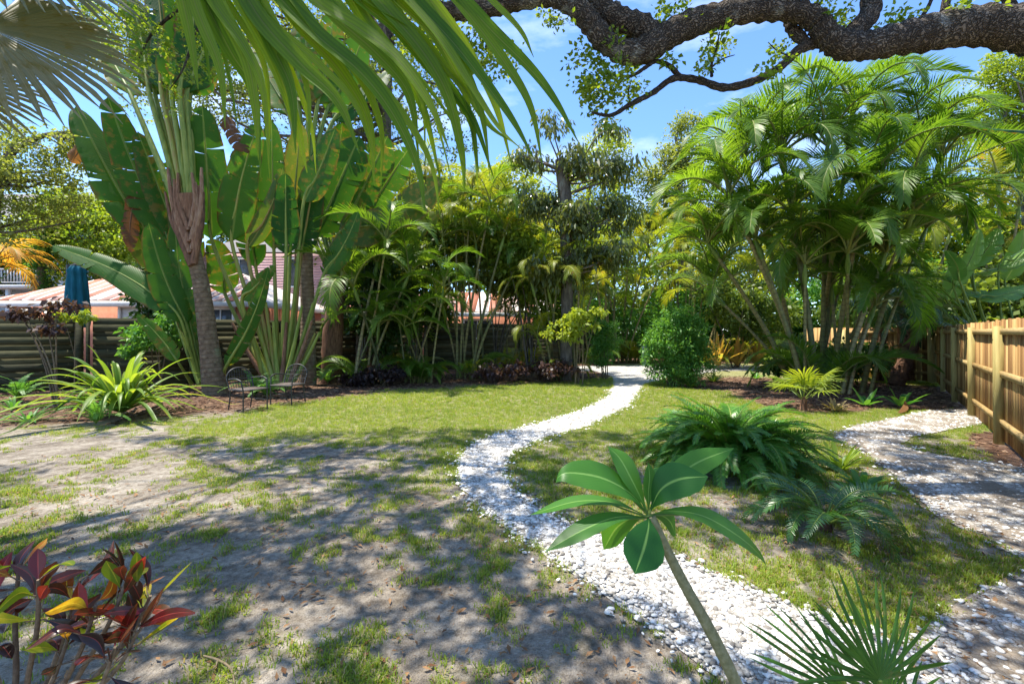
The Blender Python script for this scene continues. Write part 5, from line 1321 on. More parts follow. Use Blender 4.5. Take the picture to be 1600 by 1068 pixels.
tree('lemon_leaved_tree', 'yellow green tree top just behind the drooping leaved tree', gb(900, 30), [gb(900, 30), W(900, 420, 30), W(925, 280, 30)], [0.3, 0.2, 0.1], [PX(945, 235, 30, 40, 36), PX(930, 300, 30, 60, 60), PX(800, 300, 30, 60, 50), PX(850, 350, 30, 70, 50)], 300, 'oakfar', 'limeleaf', nbr=16)
tree('oak_tree', 'grey green oak rising left of the huge areca clump', gb(1075, 30), [gb(1075, 30), W(1070, 420, 30), W(1060, 320, 30), W(1070, 220, 30)], [0.45, 0.36, 0.26, 0.1],
     [PX(1075, 200, 30, 32, 24), PX(1050, 250, 30, 36, 26), PX(1090, 260, 30, 50, 40), PX(1040, 300, 30, 40, 30), PX(1010, 270, 30, 28, 18), PX(1090, 340, 30, 60, 40), PX(1020, 350, 31, 50, 30)], 330, 'oakfar', 'oakleaf_pale', nbr=40, brr=0.1, shell=0.2)
tree('leafy_tree', 'pale yellow green tree filling the upper right corner below the limb', gb(1600, 19), [gb(1620, 19), W(1610, 350, 19), W(1600, 200, 19)], [0.35, 0.26, 0.12],
     [PX(1560, 150, 19, 60, 60), PX(1600, 110, 19, 70, 50), PX(1540, 210, 19, 50, 50), PX(1640, 200, 19, 80, 80), PX(1590, 260, 19, 70, 50)], 420, 'oak', 'limeleaf', nbr=40, brr=0.06, shell=0.2)
bgs = [('green tree far back left of the coral roof', -20, 34, [(-20, 400, 90, 60)], 'oakleaf'), ('green tree rising behind the lilac house', 420, 38, [(400, 330, 90, 70), (480, 300, 80, 70)], 'oakleaf'), ('dark tree behind the back fence left of centre', 600, 32, [(600, 380, 90, 80), (540, 420, 70, 50)], 'oakleaf'),
       ('lime tree far behind the yellow stemmed areca', 720, 34, [(720, 330, 80, 60), (770, 370, 70, 60)], 'limeleaf'), ('dark tree closing the view beyond the gravel drive', 870, 36, [(870, 400, 90, 70), (850, 470, 90, 40)], 'limeleaf'), ('tall green tree closing the view above the drive', 1010, 40, [(1010, 440, 80, 60), (960, 400, 70, 60), (1090, 470, 80, 40)], 'limeleaf'),
       ('lime green tree far behind the huge clump', 1180, 36, [(1180, 380, 110, 80), (1240, 330, 70, 60)], 'limeleaf'), ('dark green tree far behind the date palms', 1330, 34, [(1330, 400, 110, 80), (1400, 440, 80, 60)], 'oakleaf'), ('lime tree beyond the wooden fence', 1480, 30, [(1480, 380, 90, 80), (1440, 440, 80, 50)], 'limeleaf'), ('broad green tree beyond the fence at the right edge', 1620, 28, [(1620, 360, 100, 90), (1560, 430, 80, 60)], 'oakleaf')]
for (lab, px, Y, els, mt) in bgs:
    tree('background_tree', lab, gb(px, Y), [gb(px, Y), W(px, 470, Y), W(els[0][0], els[0][1], Y)], [0.35, 0.28, 0.12], [PX(a, b_, Y, c, d) for (a, b_, c, d) in els], 230, 'oakfar', mt, nbr=10, shell=0.35, scale=(1.3, 2.0))

for (lab, px, Y, w, h, mt) in [('tall clipped green hedge closing the left end of the drive', 880, 29, 80, 70, 'oakleaf'), ('bright hedge at the end of the gravel path', 985, 31, 70, 60, 'limeleaf'), ('green hedge behind the round bush', 1085, 28, 70, 60, 'bush'), ('lime hedge behind the orange ti plants', 1180, 27, 70, 66, 'limeleaf'), ('green hedge seen between the stems of the huge clump', 1280, 26, 70, 70, 'bush'), ('lime hedge behind the date palm trunks', 1375, 24, 70, 70, 'limeleaf'), ('leafy hedge over the far fence run', 1460, 21, 60, 80, 'bush'), ('leafy hedge beyond the wooden fence at the right edge', 1580, 17, 90, 90, 'oakleaf')]:
    b_ = gb(px, Y); t = thing('hedge', lab, 'hedge', b_)
    C = ellipsoid_pts([PX(px, 520 - h * 0.4, Y, w, h * .9, 1.2), PX(px - w * .4, 545, Y, w * .6, 40, 1.0), PX(px + w * .4, 545, Y, w * .6, 40, 1.0)], 150, 0.3); C = C[C[:, 2] > 0.2]
    mb = MB(); cloud(mb, C, CL['oakfar'], (1.0, 1.6)); part('foliage', mb, M[mt], t)
    for q in range(5):
        e = C[rng.integers(len(C))]; s0 = np.array(b_) + [R.uniform(-1, 1), 0, 0]; mb = MB(); tube(mb, smooth_path([s0, (s0 + e) / 2, e], 4), [.06, .04, .02], 6, 0, .5); part('stem', mb, M['bark'], t)

# ------------------------------------------------------------------ hedge shrubs and undergrowth
def shrub(name, label, base, els, n, kind, mat, stems=6, sr=0.02, cat='shrub', scale=(0.8, 1.25), shell=0.35, stemmat='twig'):
    t = thing(name, label, cat, base)
    C = ellipsoid_pts(els, n, shell); C = C[C[:, 2] > 0.08]
    for k in range(stems):
        e = C[rng.integers(len(C))]; b_ = np.array(base) + [R.uniform(-.12, .12), R.uniform(-.1, .1), 0]
        mb = MB(); tube(mb, smooth_path([b_, b_ + (e - b_) * [.35, .35, .5], e], 5), [sr, sr * .7, sr * .3], 6, 0, R.random(), 0, False); part('stem', mb, M[stemmat], t)
    mb = MB(); cloud(mb, C, CL[kind], scale); part('foliage', mb, M[mat], t)
    return t
g = G(1055, 604); Y = g[1]
shrub('round_bush', 'tall fluffy bright green bush beside the gravel path', g, [PX(1060, 525, Y, 42, 42), PX(1075, 560, Y, 40, 36), PX(1035, 545, Y, 30, 40), PX(1060, 580, Y, 44, 20), PX(1075, 500, Y, 25, 28)], 300, 'bush', 'bush', 12, 0.022)
g = G(944, 592); Y = g[1]
shrub('young_bush', 'small feathery green bush left of the path where it meets the drive', g, [PX(945, 530, Y, 22, 26), PX(940, 555, Y, 18, 22), PX(950, 510, Y, 16, 14)], 95, 'bush', 'bush', 6, 0.02, scale=(0.7, 1.1))
shrub('leafy_shrub', 'glossy light green shrub against the slat fence left of the suckers', gb(245, 12.6), [PX(245, 525, 12.6, 42, 26), PX(215, 545, 12.6, 22, 16), PX(265, 500, 12.7, 25, 20)], 60, 'shrub', 'bush', 6)
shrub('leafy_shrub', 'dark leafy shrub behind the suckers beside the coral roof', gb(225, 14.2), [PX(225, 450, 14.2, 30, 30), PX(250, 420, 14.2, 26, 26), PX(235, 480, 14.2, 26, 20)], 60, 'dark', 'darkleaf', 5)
shrub('sapling', 'spindly sapling with dark whorled leaves in front of the slat fence', gb(85, 9.6), [PX(62, 485, 9.6, 16, 10), PX(105, 478, 9.6, 18, 8), PX(75, 515, 9.6, 16, 8), PX(20, 490, 9.6, 18, 10)], 20, 'shrub', 'purple', 5, 0.022, cat='plant')
shrub('sapling', 'slender sapling with a tuft of yellow green leaves against the slat fence', gb(118, 11.2), [PX(112, 492, 11.2, 22, 6)], 10, 'shrub', 'limeleaf', 2, 0.015, cat='plant')
shrub('leafy_shrub', 'pale leaved shrub leaning over the path end under the drooping tree', gb(905, 13.6), [PX(905, 500, 13.6, 36, 16), PX(880, 520, 13.6, 30, 14), PX(925, 490, 13.6, 20, 14)], 46, 'shrub', 'limeleaf', 6, 0.014)
shrub('leafy_shrub', 'dull purple ground shrub below the thin crowded stems', gb(850, 14.3), [PX(850, 575, 14.3, 60, 12), PX(780, 578, 14.3, 50, 10)], 70, 'shrub', 'purple', 10, 0.008)
shrub('leafy_shrub', 'low dark shrub at the foot of the low areca', gb(600, 13.2), [PX(600, 582, 13.2, 34, 9), (gb(560, 13)[0], 13, 0.25, .6, .3, .2)], 46, 'shrub', 'purple', 8, 0.008)
shrub('leafy_shrub', 'low yellow green shrub beside the drive right of the ti plants', gb(1215, 17), [PX(1215, 565, 17, 22, 10), PX(1235, 560, 17, 20, 12)], 36, 'shrub', 'limeleaf', 8, 0.01)
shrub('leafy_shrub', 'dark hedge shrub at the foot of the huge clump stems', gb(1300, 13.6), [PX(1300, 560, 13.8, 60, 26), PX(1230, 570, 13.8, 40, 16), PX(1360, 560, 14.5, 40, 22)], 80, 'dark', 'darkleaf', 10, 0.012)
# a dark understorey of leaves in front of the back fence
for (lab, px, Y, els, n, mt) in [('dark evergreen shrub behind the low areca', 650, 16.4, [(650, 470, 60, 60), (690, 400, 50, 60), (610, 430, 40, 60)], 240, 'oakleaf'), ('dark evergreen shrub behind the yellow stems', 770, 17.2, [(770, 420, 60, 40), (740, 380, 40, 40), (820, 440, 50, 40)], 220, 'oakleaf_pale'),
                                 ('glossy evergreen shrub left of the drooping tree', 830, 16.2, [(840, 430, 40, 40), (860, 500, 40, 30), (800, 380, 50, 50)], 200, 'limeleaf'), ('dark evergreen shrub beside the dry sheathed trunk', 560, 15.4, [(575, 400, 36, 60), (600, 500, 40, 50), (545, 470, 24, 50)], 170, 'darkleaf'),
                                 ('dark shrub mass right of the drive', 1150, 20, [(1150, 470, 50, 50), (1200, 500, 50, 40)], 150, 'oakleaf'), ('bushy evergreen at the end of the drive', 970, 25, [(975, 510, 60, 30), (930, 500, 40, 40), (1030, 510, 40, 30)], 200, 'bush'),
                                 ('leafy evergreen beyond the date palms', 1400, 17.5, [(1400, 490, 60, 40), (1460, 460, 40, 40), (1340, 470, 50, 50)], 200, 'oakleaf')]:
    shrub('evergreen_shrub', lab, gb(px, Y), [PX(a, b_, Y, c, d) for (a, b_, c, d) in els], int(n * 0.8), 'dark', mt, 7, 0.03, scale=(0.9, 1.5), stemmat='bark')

def strap_plant(name, label, base, n, ln, wd, mat, e0=(35, 80), droop=(0.5, 1.3), nseg=9, fold=0.35, cat='plant', leafname='leaf', azr=None, up=0.0):
    """rosette of long strap leaves, each its own part"""
    t = thing(name, label, cat, base); b0 = np.array(base, float)
    for k in range(n):
        az = k * 2.39996 + R.uniform(-.3, .3) if azr is None else R.uniform(*azr); el = math.radians(R.uniform(*e0)); L_ = ln * R.uniform(0.7, 1.15); u = np.linspace(0, 1, nseg)
        d = np.array([math.cos(az) * math.cos(el), math.sin(az) * math.cos(el), math.sin(el)]); dr = R.uniform(*droop) * L_ * 0.55
        pts = b0 + [math.cos(az) * 0.04, math.sin(az) * 0.04, up] + np.outer(u * L_, d) - np.outer(u ** 2.2 * dr, [0, 0, 1.0])
        pts[:, 2] = np.maximum(pts[:, 2], 0.03 + 0.02 * u)
        w = wd * R.uniform(.8, 1.15) * np.interp(u, [0, .15, .5, .8, 1], [0.55, .9, 1, .7, .04])
        mb = MB(); strip(mb, pts, [0, 0, 1.0], w, 0, R.random(), fold); part(leafname, mb, M[mat], t)
    return t
strap_plant('crinum_lily', 'large clump of long arching yellow green strap leaves at the left bed edge', G(190, 652), 92, 2.0, 0.10, 'crinum', (28, 80), (0.6, 1.45), nseg=12, up=0.1)
CLs = [('orange ti plant with upright leaves right of the round bush', 1122, 577, 16, 1.6, 'ti'), ('pale orange ti plant second from the round bush', 1152, 576, 16, 1.4, 'ti'), ('yellowish ti plant nearest the huge clump stems', 1184, 576, 16, 1.35, 'ti')]
for lab, px, py, n, ln, mt in CLs: strap_plant('ti_plant', lab, G(px, py), 30, ln, 0.17, mt, (35, 85), (0.1, 0.6), 6, up=0.15)
for lab, px, py, n, ln, mt in [('low green bromeliads along the gravel edge left of the fan palm', 1115, 597, 26, 0.5, 'crinum'), ('low bromeliad clump nearer the round bush', 1080, 606, 18, 0.4, 'crinum'), ('low green clump below the ti plants', 1180, 592, 20, 0.45, 'bush'),
                               ('small light green broadleaf plant between the cycad and the side path', 1310, 735, 26, 0.42, 'crinum'), ('low leafy plant at the upper right of the small cycad', 1345, 765, 16, 0.32, 'bush'), ('small plant with broad leaves in the right mulch bed', 1352, 634, 9, 0.55, 'bush'), ('small plant with upright leaves near the leaning date palm', 1408, 636, 8, 0.6, 'bush'), ('tuft of dry thin leaves beside the small fan palm', 1305, 642, 22, 0.35, 'drygrass')]:
    strap_plant('bedding_plant', lab, G(px, py), n, ln, 0.06 if n > 10 else 0.12, mt, (25, 75), (0.2, 0.8), 6)
for (lab, px, py, ln, n) in [('pale dry bromeliad far left of the crinum', 20, 640, 0.5, 16), ('low fern like tuft at the left image edge', 45, 660, 0.45, 20)]:
    strap_plant('bedding_plant', lab, G(px, py), n, ln, 0.05, 'bush', (15, 65), (0.3, 0.9), 6)

# ferns around the chairs
FM = [M['bush'], M['petiole']]
FF = [frond_mesh('frond', 0.75, 55, -40, 30, 0.11, 0.022, FM, 200 + k, vup=0.1, droop=0.15, bare=0.1, a0=75, a1=60, seg=3) for k in range(3)]
for (lab, px, py, n, sc) in [('bright fern behind the left iron chair', 398, 620, 14, 1.1), ('fern at the foot of the ground fan palm', 418, 622, 12, 0.9), ('fern right of the iron chairs', 512, 600, 14, 1.0), ('small fern under the low areca stems', 545, 596, 12, 0.9), ('fern in the shade under the crinum lily', 150, 664, 14, 0.9), ('fern below the sapling at the left edge', 30, 628, 16, 1.0), ('small fern by the back fence middle', 670, 588, 12, 0.8)]:
    t = thing('fern', lab, 'fern', G(px, py))
    crown(t, G(px, py) + [0, 0, 0.04], n, FF, sc, R.random() * 6, -10, 40)

# ------------------------------------------------------------------ cycads
CMt = [M['cycad'], M['petiole']]; CM2 = [M['cycad2'], M['petiole']]
CF = [frond_mesh('frond', 0.80, 74, 10 - 22 * k, 46, 0.14, 0.014, CMt, 210 + k, vup=0.30, droop=0.12, bare=0.12, a0=62, a1=42, seg=3, fold=False, curl=.06 * (k - 1)) for k in range(4)]
g = G(1142, 728)
t = thing('cycad', 'big dense dark green cycad mound between the two paths', 'cycad', g)
cx_ = MB(); tube(cx_, [g, g + [0, 0, 0.16]], [0.16, 0.12], 12, 0, .5, .2); part('trunk', cx_, M['datetrunk'], t)
for k in range(210):
    a = k * 2.39996; r_ = 0.36 * math.sqrt(k / 210); pit = -42 + 56 * (1 - k / 210) + R.uniform(-9, 9)
    link('frond', CF[k % 4], t, (math.cos(a) * r_, math.sin(a) * r_, 0.18 - 0.1 * k / 210), (R.uniform(-.35, .35), -math.radians(pit - 6), a + R.uniform(-.3, .3)), R.uniform(0.85, 1.2))
CF2 = [frond_mesh('frond', 0.85, 52, -50 - 14 * k, 26, 0.15, 0.020, CM2, 220 + k, vup=0.22, droop=0.10, bare=0.22, a0=66, a1=40, seg=4, fold=True, curl=.08 * (k - 1)) for k in range(4)]
g = G(1288, 828)
t = thing('cycad', 'smaller open cycad with arching fronds and dark hollow centre', 'cycad', g)
cx_ = MB(); tube(cx_, [g, g + [0, 0, 0.06], g + [0, 0, 0.09]], [0.06, 0.05, 0.025], 12, 0, .0, .25); part('trunk', cx_, M['datetrunk'], t)
for k in range(24):
    a = k * 2.39996 + 0.4; pit = -12 + 30 * (1 - k / 24) + R.uniform(-8, 8)
    link('frond', CF2[k % 4], t, (math.cos(a) * 0.05, math.sin(a) * 0.05, 0.08), (R.uniform(-.3, .3), -math.radians(pit - 2), a + R.uniform(-.25, .25)), R.uniform(0.62, 0.9))
# small fan palm in the right bed
PM_ = [M['palmetto']]
SF = [fan_mesh('fan_leaf', 0.6, 18, 240, 0.30, 0.05, [M['limeleaf']], 300 + k, droop=0.5, cup=0.1) for k in range(2)]
g = G(1255, 640); t = thing('fan_palm', 'small light green fan palm in the right mulch bed', 'palm', g)
for k in range(13):
    a = k * 2.39996; el = math.radians(R.uniform(15, 80)); L_ = R.uniform(0.3, 0.62); d = np.array([math.cos(a) * math.cos(el), math.sin(a) * math.cos(el), math.sin(el)]); e = g + [0, 0, .25] + d * L_
    o = link('fan_leaf', SF[k % 2], t, e - g); orient(o, d * .8 + [0, 0, -.15], np.array([-d[0] * .5, -d[1] * .5, 1.0]))
    o.scale = (R.uniform(.55, .75),) * 3
    mb = MB(); tube(mb, [g + [0, 0, .2], g + [0, 0, .25] + d * L_ * .6, e], [0.012, 0.009, 0.007], 5, 0, R.random()); part('petiole', mb, M['petiole'], t)
mb = MB(); tube(mb, [g, g + [0.02, 0, .27]], [0.07, 0.05], 8, 0, .5, .2); part('trunk', mb, M['datetrunk'], t)
# orange palm in the neighbour's garden
OF = [frond_mesh('frond', 2.6, 45, -60, 30, 0.8, 0.07, [M['orangepalm'], M['areca_rachis']], 330 + k, droop=0.6, seg=3) for k in range(2)]
t = thing('orange_palm', 'palm with orange fronds by the pale blue house at the left edge', 'palm', gb(-10, 22))
mb = MB(); tube(mb, [gb(-10, 22), W(-10, 420, 22)], [0.16, 0.12], 8); part('trunk', mb, M['palmtrunk'], t)
crown(t, W(-10, 410, 22), 12, OF, 1.0, 0.2, -30, 30)

# ------------------------------------------------------------------ silver fan palm, upper left
sp = thing('silver_fan_palm', 'silvery fan palm whose pleated leaves fill the top left corner', 'palm', (-6.0, 3.1, 0))
mb = MB(); tube(mb, smooth_path([(-6.0, 3.1, 0), (-5.98, 3.1, 2), (-5.9, 3.15, 3.75)], 6), [0.24, 0.2, 0.2], 14, 0, .5, .06); part('trunk', mb, M['palmtrunk'], sp)
SFM = [fan_mesh('fan_leaf', 1.0, 44, 240, 0.68, 0.05, [M['silver']], 310 + k, droop=0.6, cup=0.12, pleat=0.5, hang=0.10) for k in range(3)]
hubp = np.array([-5.9, 3.15, 3.75])
for k, (hub, xd, zd, sc) in enumerate([(W(-22, 42, 3.45), (1.0, 0.05, -0.55), (0.35, -0.75, 0.62), 1.0), (W(-20, -70, 3.4), (1.0, 0.15, -0.25), (0.2, -0.6, 0.8), 1.0), (W(-110, 110, 3.9), (0.75, 0.1, -0.6), (0.5, -0.7, 0.5), 0.8), (W(-160, -160, 3.6), (0.2, 0.2, 1), (0.7, -0.7, 0), 1.0), (W(-500, -40, 3.2), (-1, 0, 0.1), (0, 0, 1), 1.0), (W(-350, -200, 3.3), (-0.3, 0.5, 1), (0.5, -0.5, .5), 1), (W(-380, 60, 3.9), (-.2, 1, -.1), (0, 0, 1), 1), (W(-330, -60, 2.4), (.1, -1, 0), (0, 0, 1), 1)]):
    o = link('fan_leaf', SFM[k % 3], sp, hub - org(sp), None, sc); orient(o, xd, np.array(zd, float))
    mb = MB(); tube(mb, smooth_path([hubp, (hubp + hub) / 2 + [0, 0, .15], hub], 5), [0.035, 0.025, 0.018], 6); part('petiole', mb, M['petiole'], sp)

# ------------------------------------------------------------------ coconut palm frond overhead
co = thing('coconut_palm', 'coconut palm whose drooping frond hangs over the top of the picture', 'palm', (-3.3, 0.1, 0))
chub = np.array([-3.1, 0.25, 3.25])
mb = MB(); tube(mb, smooth_path([(-3.3, 0.1, 0), (-3.25, 0.15, 1.6), chub], 6), [0.17, 0.13, 0.12], 12, 0, .5, .05); part('trunk', mb, M['palmtrunk'], co)
RK = smooth_path([chub, W(120, -150, 1.75), W(300, -95, 1.95), W(480, -80, 2.1), W(620, -78, 2.2), W(760, -60, 2.3), W(860, -20, 2.35)], 10)
mb = MB(); tube(mb, RK, [0.03, 0.022, 0.016, 0.010, 0.005], 8); fr = part('rachis', mb, M['petiole'], co)
def leaflet(pix, wpx, Y0, Y1, tint):
    Ys = np.linspace(Y0, Y1, len(pix)); P = smooth_path([W(a, b_, y) for (a, b_), y in zip(pix, Ys)], 6)
    u = np.linspace(0, 1, len(P)); w = wpx * Y0 / F * np.interp(u, [0, .12, .45, .75, 1], [.55, 1, .95, .55, .05])
    nr = unit(np.array([0.35 * math.sin(tint * 9), -1.0, 0.45]))
    mb = MB(); strip(mb, P, nr, w, 0, tint, 0.4); o = part('leaflet', mb, M['coco'], co); return o
LL = [([(285, -95), (320, 0), (360, 80), (398, 150), (408, 280)], 26), ([(300, -95), (345, 10), (385, 90), (400, 170), (404, 250)], 22), ([(255, -110), (285, 0), (300, 70), (310, 140)], 18), ([(325, -92), (375, 0), (430, 100), (462, 190), (480, 270)], 26),
      ([(345, -90), (400, 20), (470, 100), (530, 160), (562, 240)], 28), ([(375, -88), (440, 0), (500, 60), (565, 115), (615, 180), (652, 260), (664, 330)], 30), ([(395, -86), (460, 30), (530, 110), (575, 190), (585, 290)], 26), ([(420, -84), (490, 0), (560, 45), (622, 95), (672, 165), (702, 235)], 28),
      ([(450, -82), (520, 20), (590, 85), (640, 150), (655, 250)], 26), ([(480, -80), (560, 0), (622, 52), (675, 115), (732, 185), (748, 270)], 28), ([(520, -80), (600, 10), (660, 80), (700, 150), (722, 240), (726, 300)], 24), ([(550, -78), (620, 0), (680, 60), (722, 130), (762, 195), (805, 225)], 26),
      ([(575, -78), (645, 0), (702, 60), (752, 122), (802, 192), (835, 250)], 26), ([(600, -78), (680, 10), (735, 90), (775, 170), (800, 260)], 22), ([(640, -76), (722, 0), (772, 52), (832, 112), (872, 165), (905, 225)], 22), ([(610, -78), (665, 10), (715, 90), (750, 170), (764, 250)], 20),
      ([(690, -72), (765, 0), (812, 48), (834, 90)], 14), ([(650, -75), (730, 20), (790, 100), (830, 170), (848, 260)], 18), ([(360, -90), (420, 60), (455, 140), (462, 240)], 22), ([(270, -100), (310, 20), (345, 110), (352, 200)], 18), ([(500, -80), (570, 30), (630, 110), (665, 180), (690, 290)], 22), ([(560, -78), (625, 30), (690, 120), (740, 190), (772, 280)], 20)]
LL += [([(a_ + R.uniform(8, 26) * (1 if q else 0.4), b_ + R.uniform(-8, 12)) for q, (a_, b_) in enumerate(p)], w * R.uniform(0.45, 0.7)) for (p, w) in LL if p[0][0] < 560]
for k, (p, w) in enumerate(LL):
    y0 = 1.9 + 0.4 * (p[0][0] - 250) / 450; leaflet(p, w, y0, y0 + R.uniform(-.12, .18), R.random())
CFm = frond_mesh('frond', 3.0, 40, -50, 40, 0.75, 0.05, [M['coco'], M['petiole']], 350, droop=0.5, seg=4)
for k, a in enumerate((2.4, 3.3, 4.2, 5.0)):
    link('frond', CFm, co, chub - org(co), (0, 0, a))

# ------------------------------------------------------------------ frangipani, foreground
YP = 1.27
gp = W(1158, 1068, YP); pl = thing('frangipani', 'young frangipani with slanting stem and long green leaves in the foreground', 'plant', (gp[0] + 0.22, YP + 0.02, 0))
mb = MB(); pts = smooth_path([(gp[0] + 0.22, YP + 0.02, -0.02), (gp[0] + 0.12, YP + .01, 0.3), W(1148, 1062, YP), W(1110, 985, YP), W(1068, 910, YP), W(1038, 850, YP), W(1018, 806, YP)], 8)
tube(mb, pts, [0.021, 0.019, 0.0175, 0.0165, 0.0150, 0.0135, 0.011], 12, 0, 0.5, 0.07); part('stem', mb, M['plumeria_stem'], pl)
PLL = [([(1010, 795), (985, 745), (968, 715), (950, 697)], 40, (.35, -.75, .5), .06), ([(1008, 798), (985, 770), (940, 746), (890, 738), (872, 745), (868, 758)], 50, (-.05, -.7, .7), .0), ([(1005, 803), (960, 785), (900, 783), (828, 804)], 34, (0, -.2, 1), .05),
       ([(1006, 807), (960, 808), (910, 828), (852, 861)], 38, (-.1, -.35, 1), -.08), ([(1008, 808), (985, 810), (962, 826), (943, 858)], 40, (.25, -.9, .35), .08), ([(1014, 808), (1013, 826), (1006, 856), (992, 896)], 60, (-.15, -1, .25), -.12), ([(1022, 806), (1036, 806), (1048, 816), (1056, 836)], 34, (.3, -.8, .4), .1),
       ([(1020, 803), (1050, 798), (1100, 806), (1155, 838), (1190, 870), (1200, 893)], 42, (.3, -.5, .9), -.03), ([(1016, 797), (1032, 765), (1062, 748), (1106, 744)], 56, (-.25, -.8, .6), -.06), ([(1018, 794), (1050, 752), (1090, 722), (1146, 700)], 42, (-.3, -.8, .5), .06),
       ([(1014, 795), (1013, 770), (1015, 745), (1013, 722)], 22, (.2, -1, .1), .0), ([(1018, 793), (1026, 765), (1038, 745), (1052, 734)], 40, (-.2, -.9, .3), .12)]
for (px_, w, nr, dy) in PLL:
    k = np.linspace(0, 1, len(px_)); P_ = [W(a_[0], a_[1], YP + dy * t_) for a_, t_ in zip(px_, k)]
    paddle(pl, [W(1014, 803, YP)], P_[0], P_[-1], w * YP / F, 0, 0, 0, 'plumeria', r0=0.0042, nrm=nr, profile='lance', pet='petiole', fold=0.32, seg=26, path=P_)

# ------------------------------------------------------------------ palmetto, foreground right
pt = thing('palmetto', 'dark green palmetto fan bristling up at the bottom right', 'palm', (W(1370, 1068, 1.55)[0], 1.55, 0))
PF = [fan_mesh('fan_leaf', 0.44, 15, 175, 0.24, 0.05, [M['palmetto']], 320 + k, droop=0.06, cup=0.0, pleat=0.5) for k in range(2)]
g = np.array([W(1370, 1068, 1.55)[0], 1.55, 0.0])
for k, (hub, xd, zd, sc) in enumerate([(W(1375, 1062, 1.5), (-0.02, 0.25, 1), (0.15, -1, .25), 0.78), (W(1330, 1090, 1.6), (-0.85, 0.2, .35), (0.1, -.5, 1), 0.85), (W(1390, 1090, 1.62), (-.35, .3, .8), (.3, -1, .5), 0.8), (W(1420, 1110, 1.7), (.9, .3, .2), (-.2, -.4, 1), 0.6)]):
    o = link('fan_leaf', PF[k % 2], pt, hub - g, None, sc); orient(o, xd, np.array(zd, float))
    mb = MB(); tube(mb, smooth_path([g + [0, 0, .02], (g + hub) / 2 + [0, 0, .05], hub], 5), [0.012, 0.009, 0.007], 6); part('petiole', mb, M['petiole'], pt)

# ------------------------------------------------------------------ croton, foreground left
cr = thing('croton', 'red and maroon croton with yellow green tips in the bottom left corner', 'plant', (-1.72, 1.5, 0))
c0 = org(cr)
ST = [((60, 905), 1.45), ((110, 985), 1.5), ((150, 945), 1.42), ((200, 900), 1.5), ((215, 985), 1.48), ((30, 880), 1.55), ((180, 1010), 1.38), ((125, 905), 1.6), ((-20, 960), 1.5), ((235, 930), 1.55)]
for k, ((px, py), Y) in enumerate(ST):
    e = W(px, py, Y); b_ = c0 + [R.uniform(-.1, .15), R.uniform(-.1, .1), 0]
    mb = MB(); pts = smooth_path([b_, b_ + (e - b_) * [.5, .5, .45] + [R.uniform(-.03, .03), 0, 0], b_ + (e - b_) * [.85, .85, .78], e], 6); tube(mb, pts, [0.011, 0.009, 0.007, 0.005], 7, 0, R.random()); part('stem', mb, M['croton_stem'], cr)
    for q in range(9):
        f_ = 1 - 0.30 * (q / 9); p = b_ + (e - b_) * f_; p = pts[min(len(pts) - 1, int(f_ * (len(pts) - 1)))]
        az = q * 2.4 + k; el = math.radians(R.uniform(5, 75) if q < 7 else R.uniform(-30, 40)); d = np.array([math.cos(az) * math.cos(el), math.sin(az) * math.cos(el), math.sin(el)]); L_ = R.uniform(0.09, 0.175)
        mt = R.choices(['croton_red', 'croton_dark', 'croton_green', 'croton_orange'], [4, 8, 1.6, 1.0] if q > 2 else [3, 3, 2.4, 2])[0]
        paddle(cr, [p], p + d * 0.02, p + d * (L_ + 0.02), R.uniform(0.030, 0.05), R.uniform(-.16, .16), R.uniform(-1.5, 1.5), 0, mt, r0=0.0025, nrm=(0.1, -.5, .9), profile='lance', pet='croton_stem', fold=R.uniform(.3, 1.0), sag=R.uniform(-.2, .55), seg=12)
paddle(cr, [W(215, 975, 1.48)], W(220, 978, 1.47), W(305, 957, 1.4), 0.034, -.06, 0.2, 0, 'croton_red', r0=0.003, nrm=(0, -.7, .7), profile='ell', pet='croton_stem', fold=0.4, seg=16)
paddle(cr, [W(212, 915, 1.5)], W(214, 908, 1.5), W(214, 862, 1.5), 0.042, 0, 0.1, 0, 'croton_green', r0=0.003, nrm=(0, -1, .2), profile='ell', pet='croton_stem', fold=0.3, seg=14)

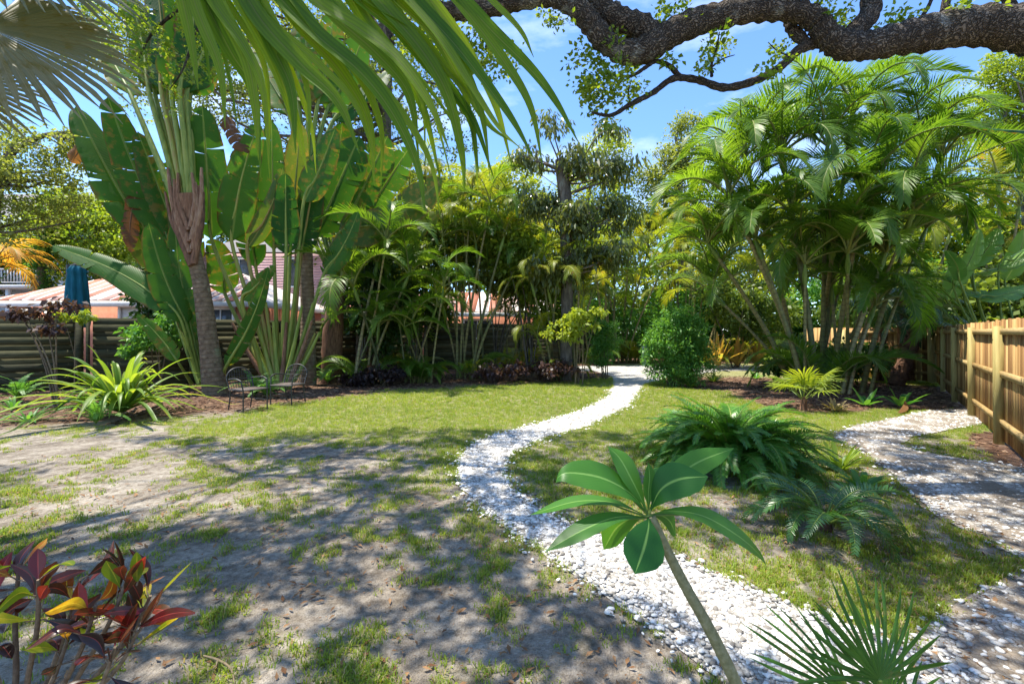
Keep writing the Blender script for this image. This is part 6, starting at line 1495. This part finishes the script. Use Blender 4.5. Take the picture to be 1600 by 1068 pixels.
# ------------------------------------------------------------------ wrought iron chairs
M['iron'] = rough_mat('black_iron', [(0.3, (0.018, 0.018, 0.018)), (0.7, (0.06, 0.058, 0.055))], 30, 0.5, 0.2, 0.003, spec=0.5)
M['seatmesh'] = rough_mat('rusty_seat_mesh', [(0.3, (0.10, 0.075, 0.06)), (0.7, (0.28, 0.22, 0.18))], 30, 0.6, 0.3, 0.004)
def chair(label, loc, rz):
    t = thing('iron_chair', label, 'chair', loc)
    def tb(name, pts, r, parent=t, mat='iron', n=6, sm=6):
        mb = MB(); tube(mb, smooth_path(pts, sm), r, n); return link(name, mb.mesh(name, M[mat]), parent)
    for sx in (-1, 1):
        tb('leg', [(sx * .25, -.24, 0), (sx * .25, -.24, .22), (sx * .25, -.235, .43), (sx * .27, -.2, .62)], 0.013)
        tb('leg', [(sx * .23, .30, 0), (sx * .23, .25, .22), (sx * .235, .22, .43)], 0.013)
        tb('armrest', [(sx * .27, -.2, .62), (sx * .285, -.05, .66), (sx * .27, .12, .65), (sx * .24, .27, .63)], 0.015)
    ang = np.linspace(0, math.pi, 14)
    bk = tb('backrest', [(-.25, .22, .42), (-.26, .30, .62)] + [(-.26 * math.cos(a), .31 + .03 * math.sin(a), .64 + .22 * math.sin(a)) for a in ang] + [(.26, .30, .62), (.25, .22, .42)], 0.013, sm=3)
    for q in range(9):
        x = -.2 + .05 * q; zt = .64 + .22 * math.sqrt(max(0.0, 1 - (x / .26) ** 2)); tb('bar', [(x, .23, .44), (x, .285, .6), (x, .33, zt)], 0.005, bk, n=5, sm=4)
    for q in range(3):
        z = .54 + .09 * q; tb('bar', [(-.25, .27 + .02 * q, z), (.25, .27 + .02 * q, z)], 0.005, bk, n=5)
    mb = MB(); tube(mb, smooth_path([(-.25, -.25, .43), (.25, -.25, .43), (.26, 0, .43), (.24, .23, .43), (-.24, .23, .43), (-.26, 0, .43), (-.25, -.25, .43)], 6), 0.013, 6)
    se = link('seat', mb.mesh('seat', M['iron']), t)
    mb = MB()
    for q in range(15): box(mb, (-.235 + q * .0335, -.01, .437), (.012, .47, .006))
    for q in range(14): box(mb, (0, -.235 + q * .035, .4415), (.49, .012, .006))
    link('seat_mesh', mb.mesh('seat_mesh', M['seatmesh'], False), se)
    tb('stretcher', [(-.245, .0, .2), (.245, .0, .2)], 0.008)
    for sx in (-1, 1): tb('stretcher', [(sx * .25, -.24, .2), (sx * .235, .26, .2)], 0.008)
    for o in t.children: pass
    t.rotation_euler = (0, 0, rz)
    return t
chair('black wrought iron chair on the left, turned sideways to face right', G(388, 640), math.radians(62))
chair('black wrought iron chair on the right, facing the camera', G(450, 630), math.radians(-8))

# ------------------------------------------------------------------ small things
# pale grey bollard at the far end of the drive
g = np.array([(1008 - CX) * 21.6 / F, 21.6, 0]); t = thing('bollard', 'grey cylindrical bollard at the far end of the gravel drive', 'bollard', g)
M['greypaint'] = rough_mat('grey_paint', [(0.3, (0.24, 0.28, 0.32)), (0.7, (0.36, 0.40, 0.44))], 8, 0.6, 0.1, 0.004)
mb = MB(); tube(mb, [g, g + [0, 0, .9]], 0.15, 16); part('post', mb, M['greypaint'], t)
mb = MB(); tube(mb, [g + [0, 0, .9], g + [0, 0, .94], g + [0, 0, 1.0]], [0.17, 0.17, 0.06], 16); part('cap', mb, M['greypaint'], t)
# fallen twig on the sand
tw = MB(); tube(tw, smooth_path([G(318, 1030) + [0, 0, .02], G(340, 1040) + [0, 0, .03], G(360, 1050) + [0, 0, .02], G(367, 1075) + [0, 0, .02]], 6), [0.004, 0.006, 0.005, 0.003], 6)
tube(tw, smooth_path([G(340, 1040) + [0, 0, .03], G(336, 1052) + [0, 0, .03], G(322, 1056) + [0, 0, .02]], 4), [0.004, 0.002], 5)
o = link('fallen_twig', tw.mesh('fallen_twig', M['twig'])); tag(o, 'bare fallen twig on the sand near the croton', 'twig')
# narrow stump-like log at the foot of the leaning date palm: one orange dead leaf
lt = thing('fallen_leaf', 'orange dead leaf lying in the right mulch bed', 'leaf', G(1410, 646))
paddle(lt, None, G(1404, 648) + [0, 0, .04], G(1414, 638) + [0, 0, .16], 0.10, .05, .3, 0, 'paddle_dry', r0=.004, profile='ell', seg=10, name='blade')
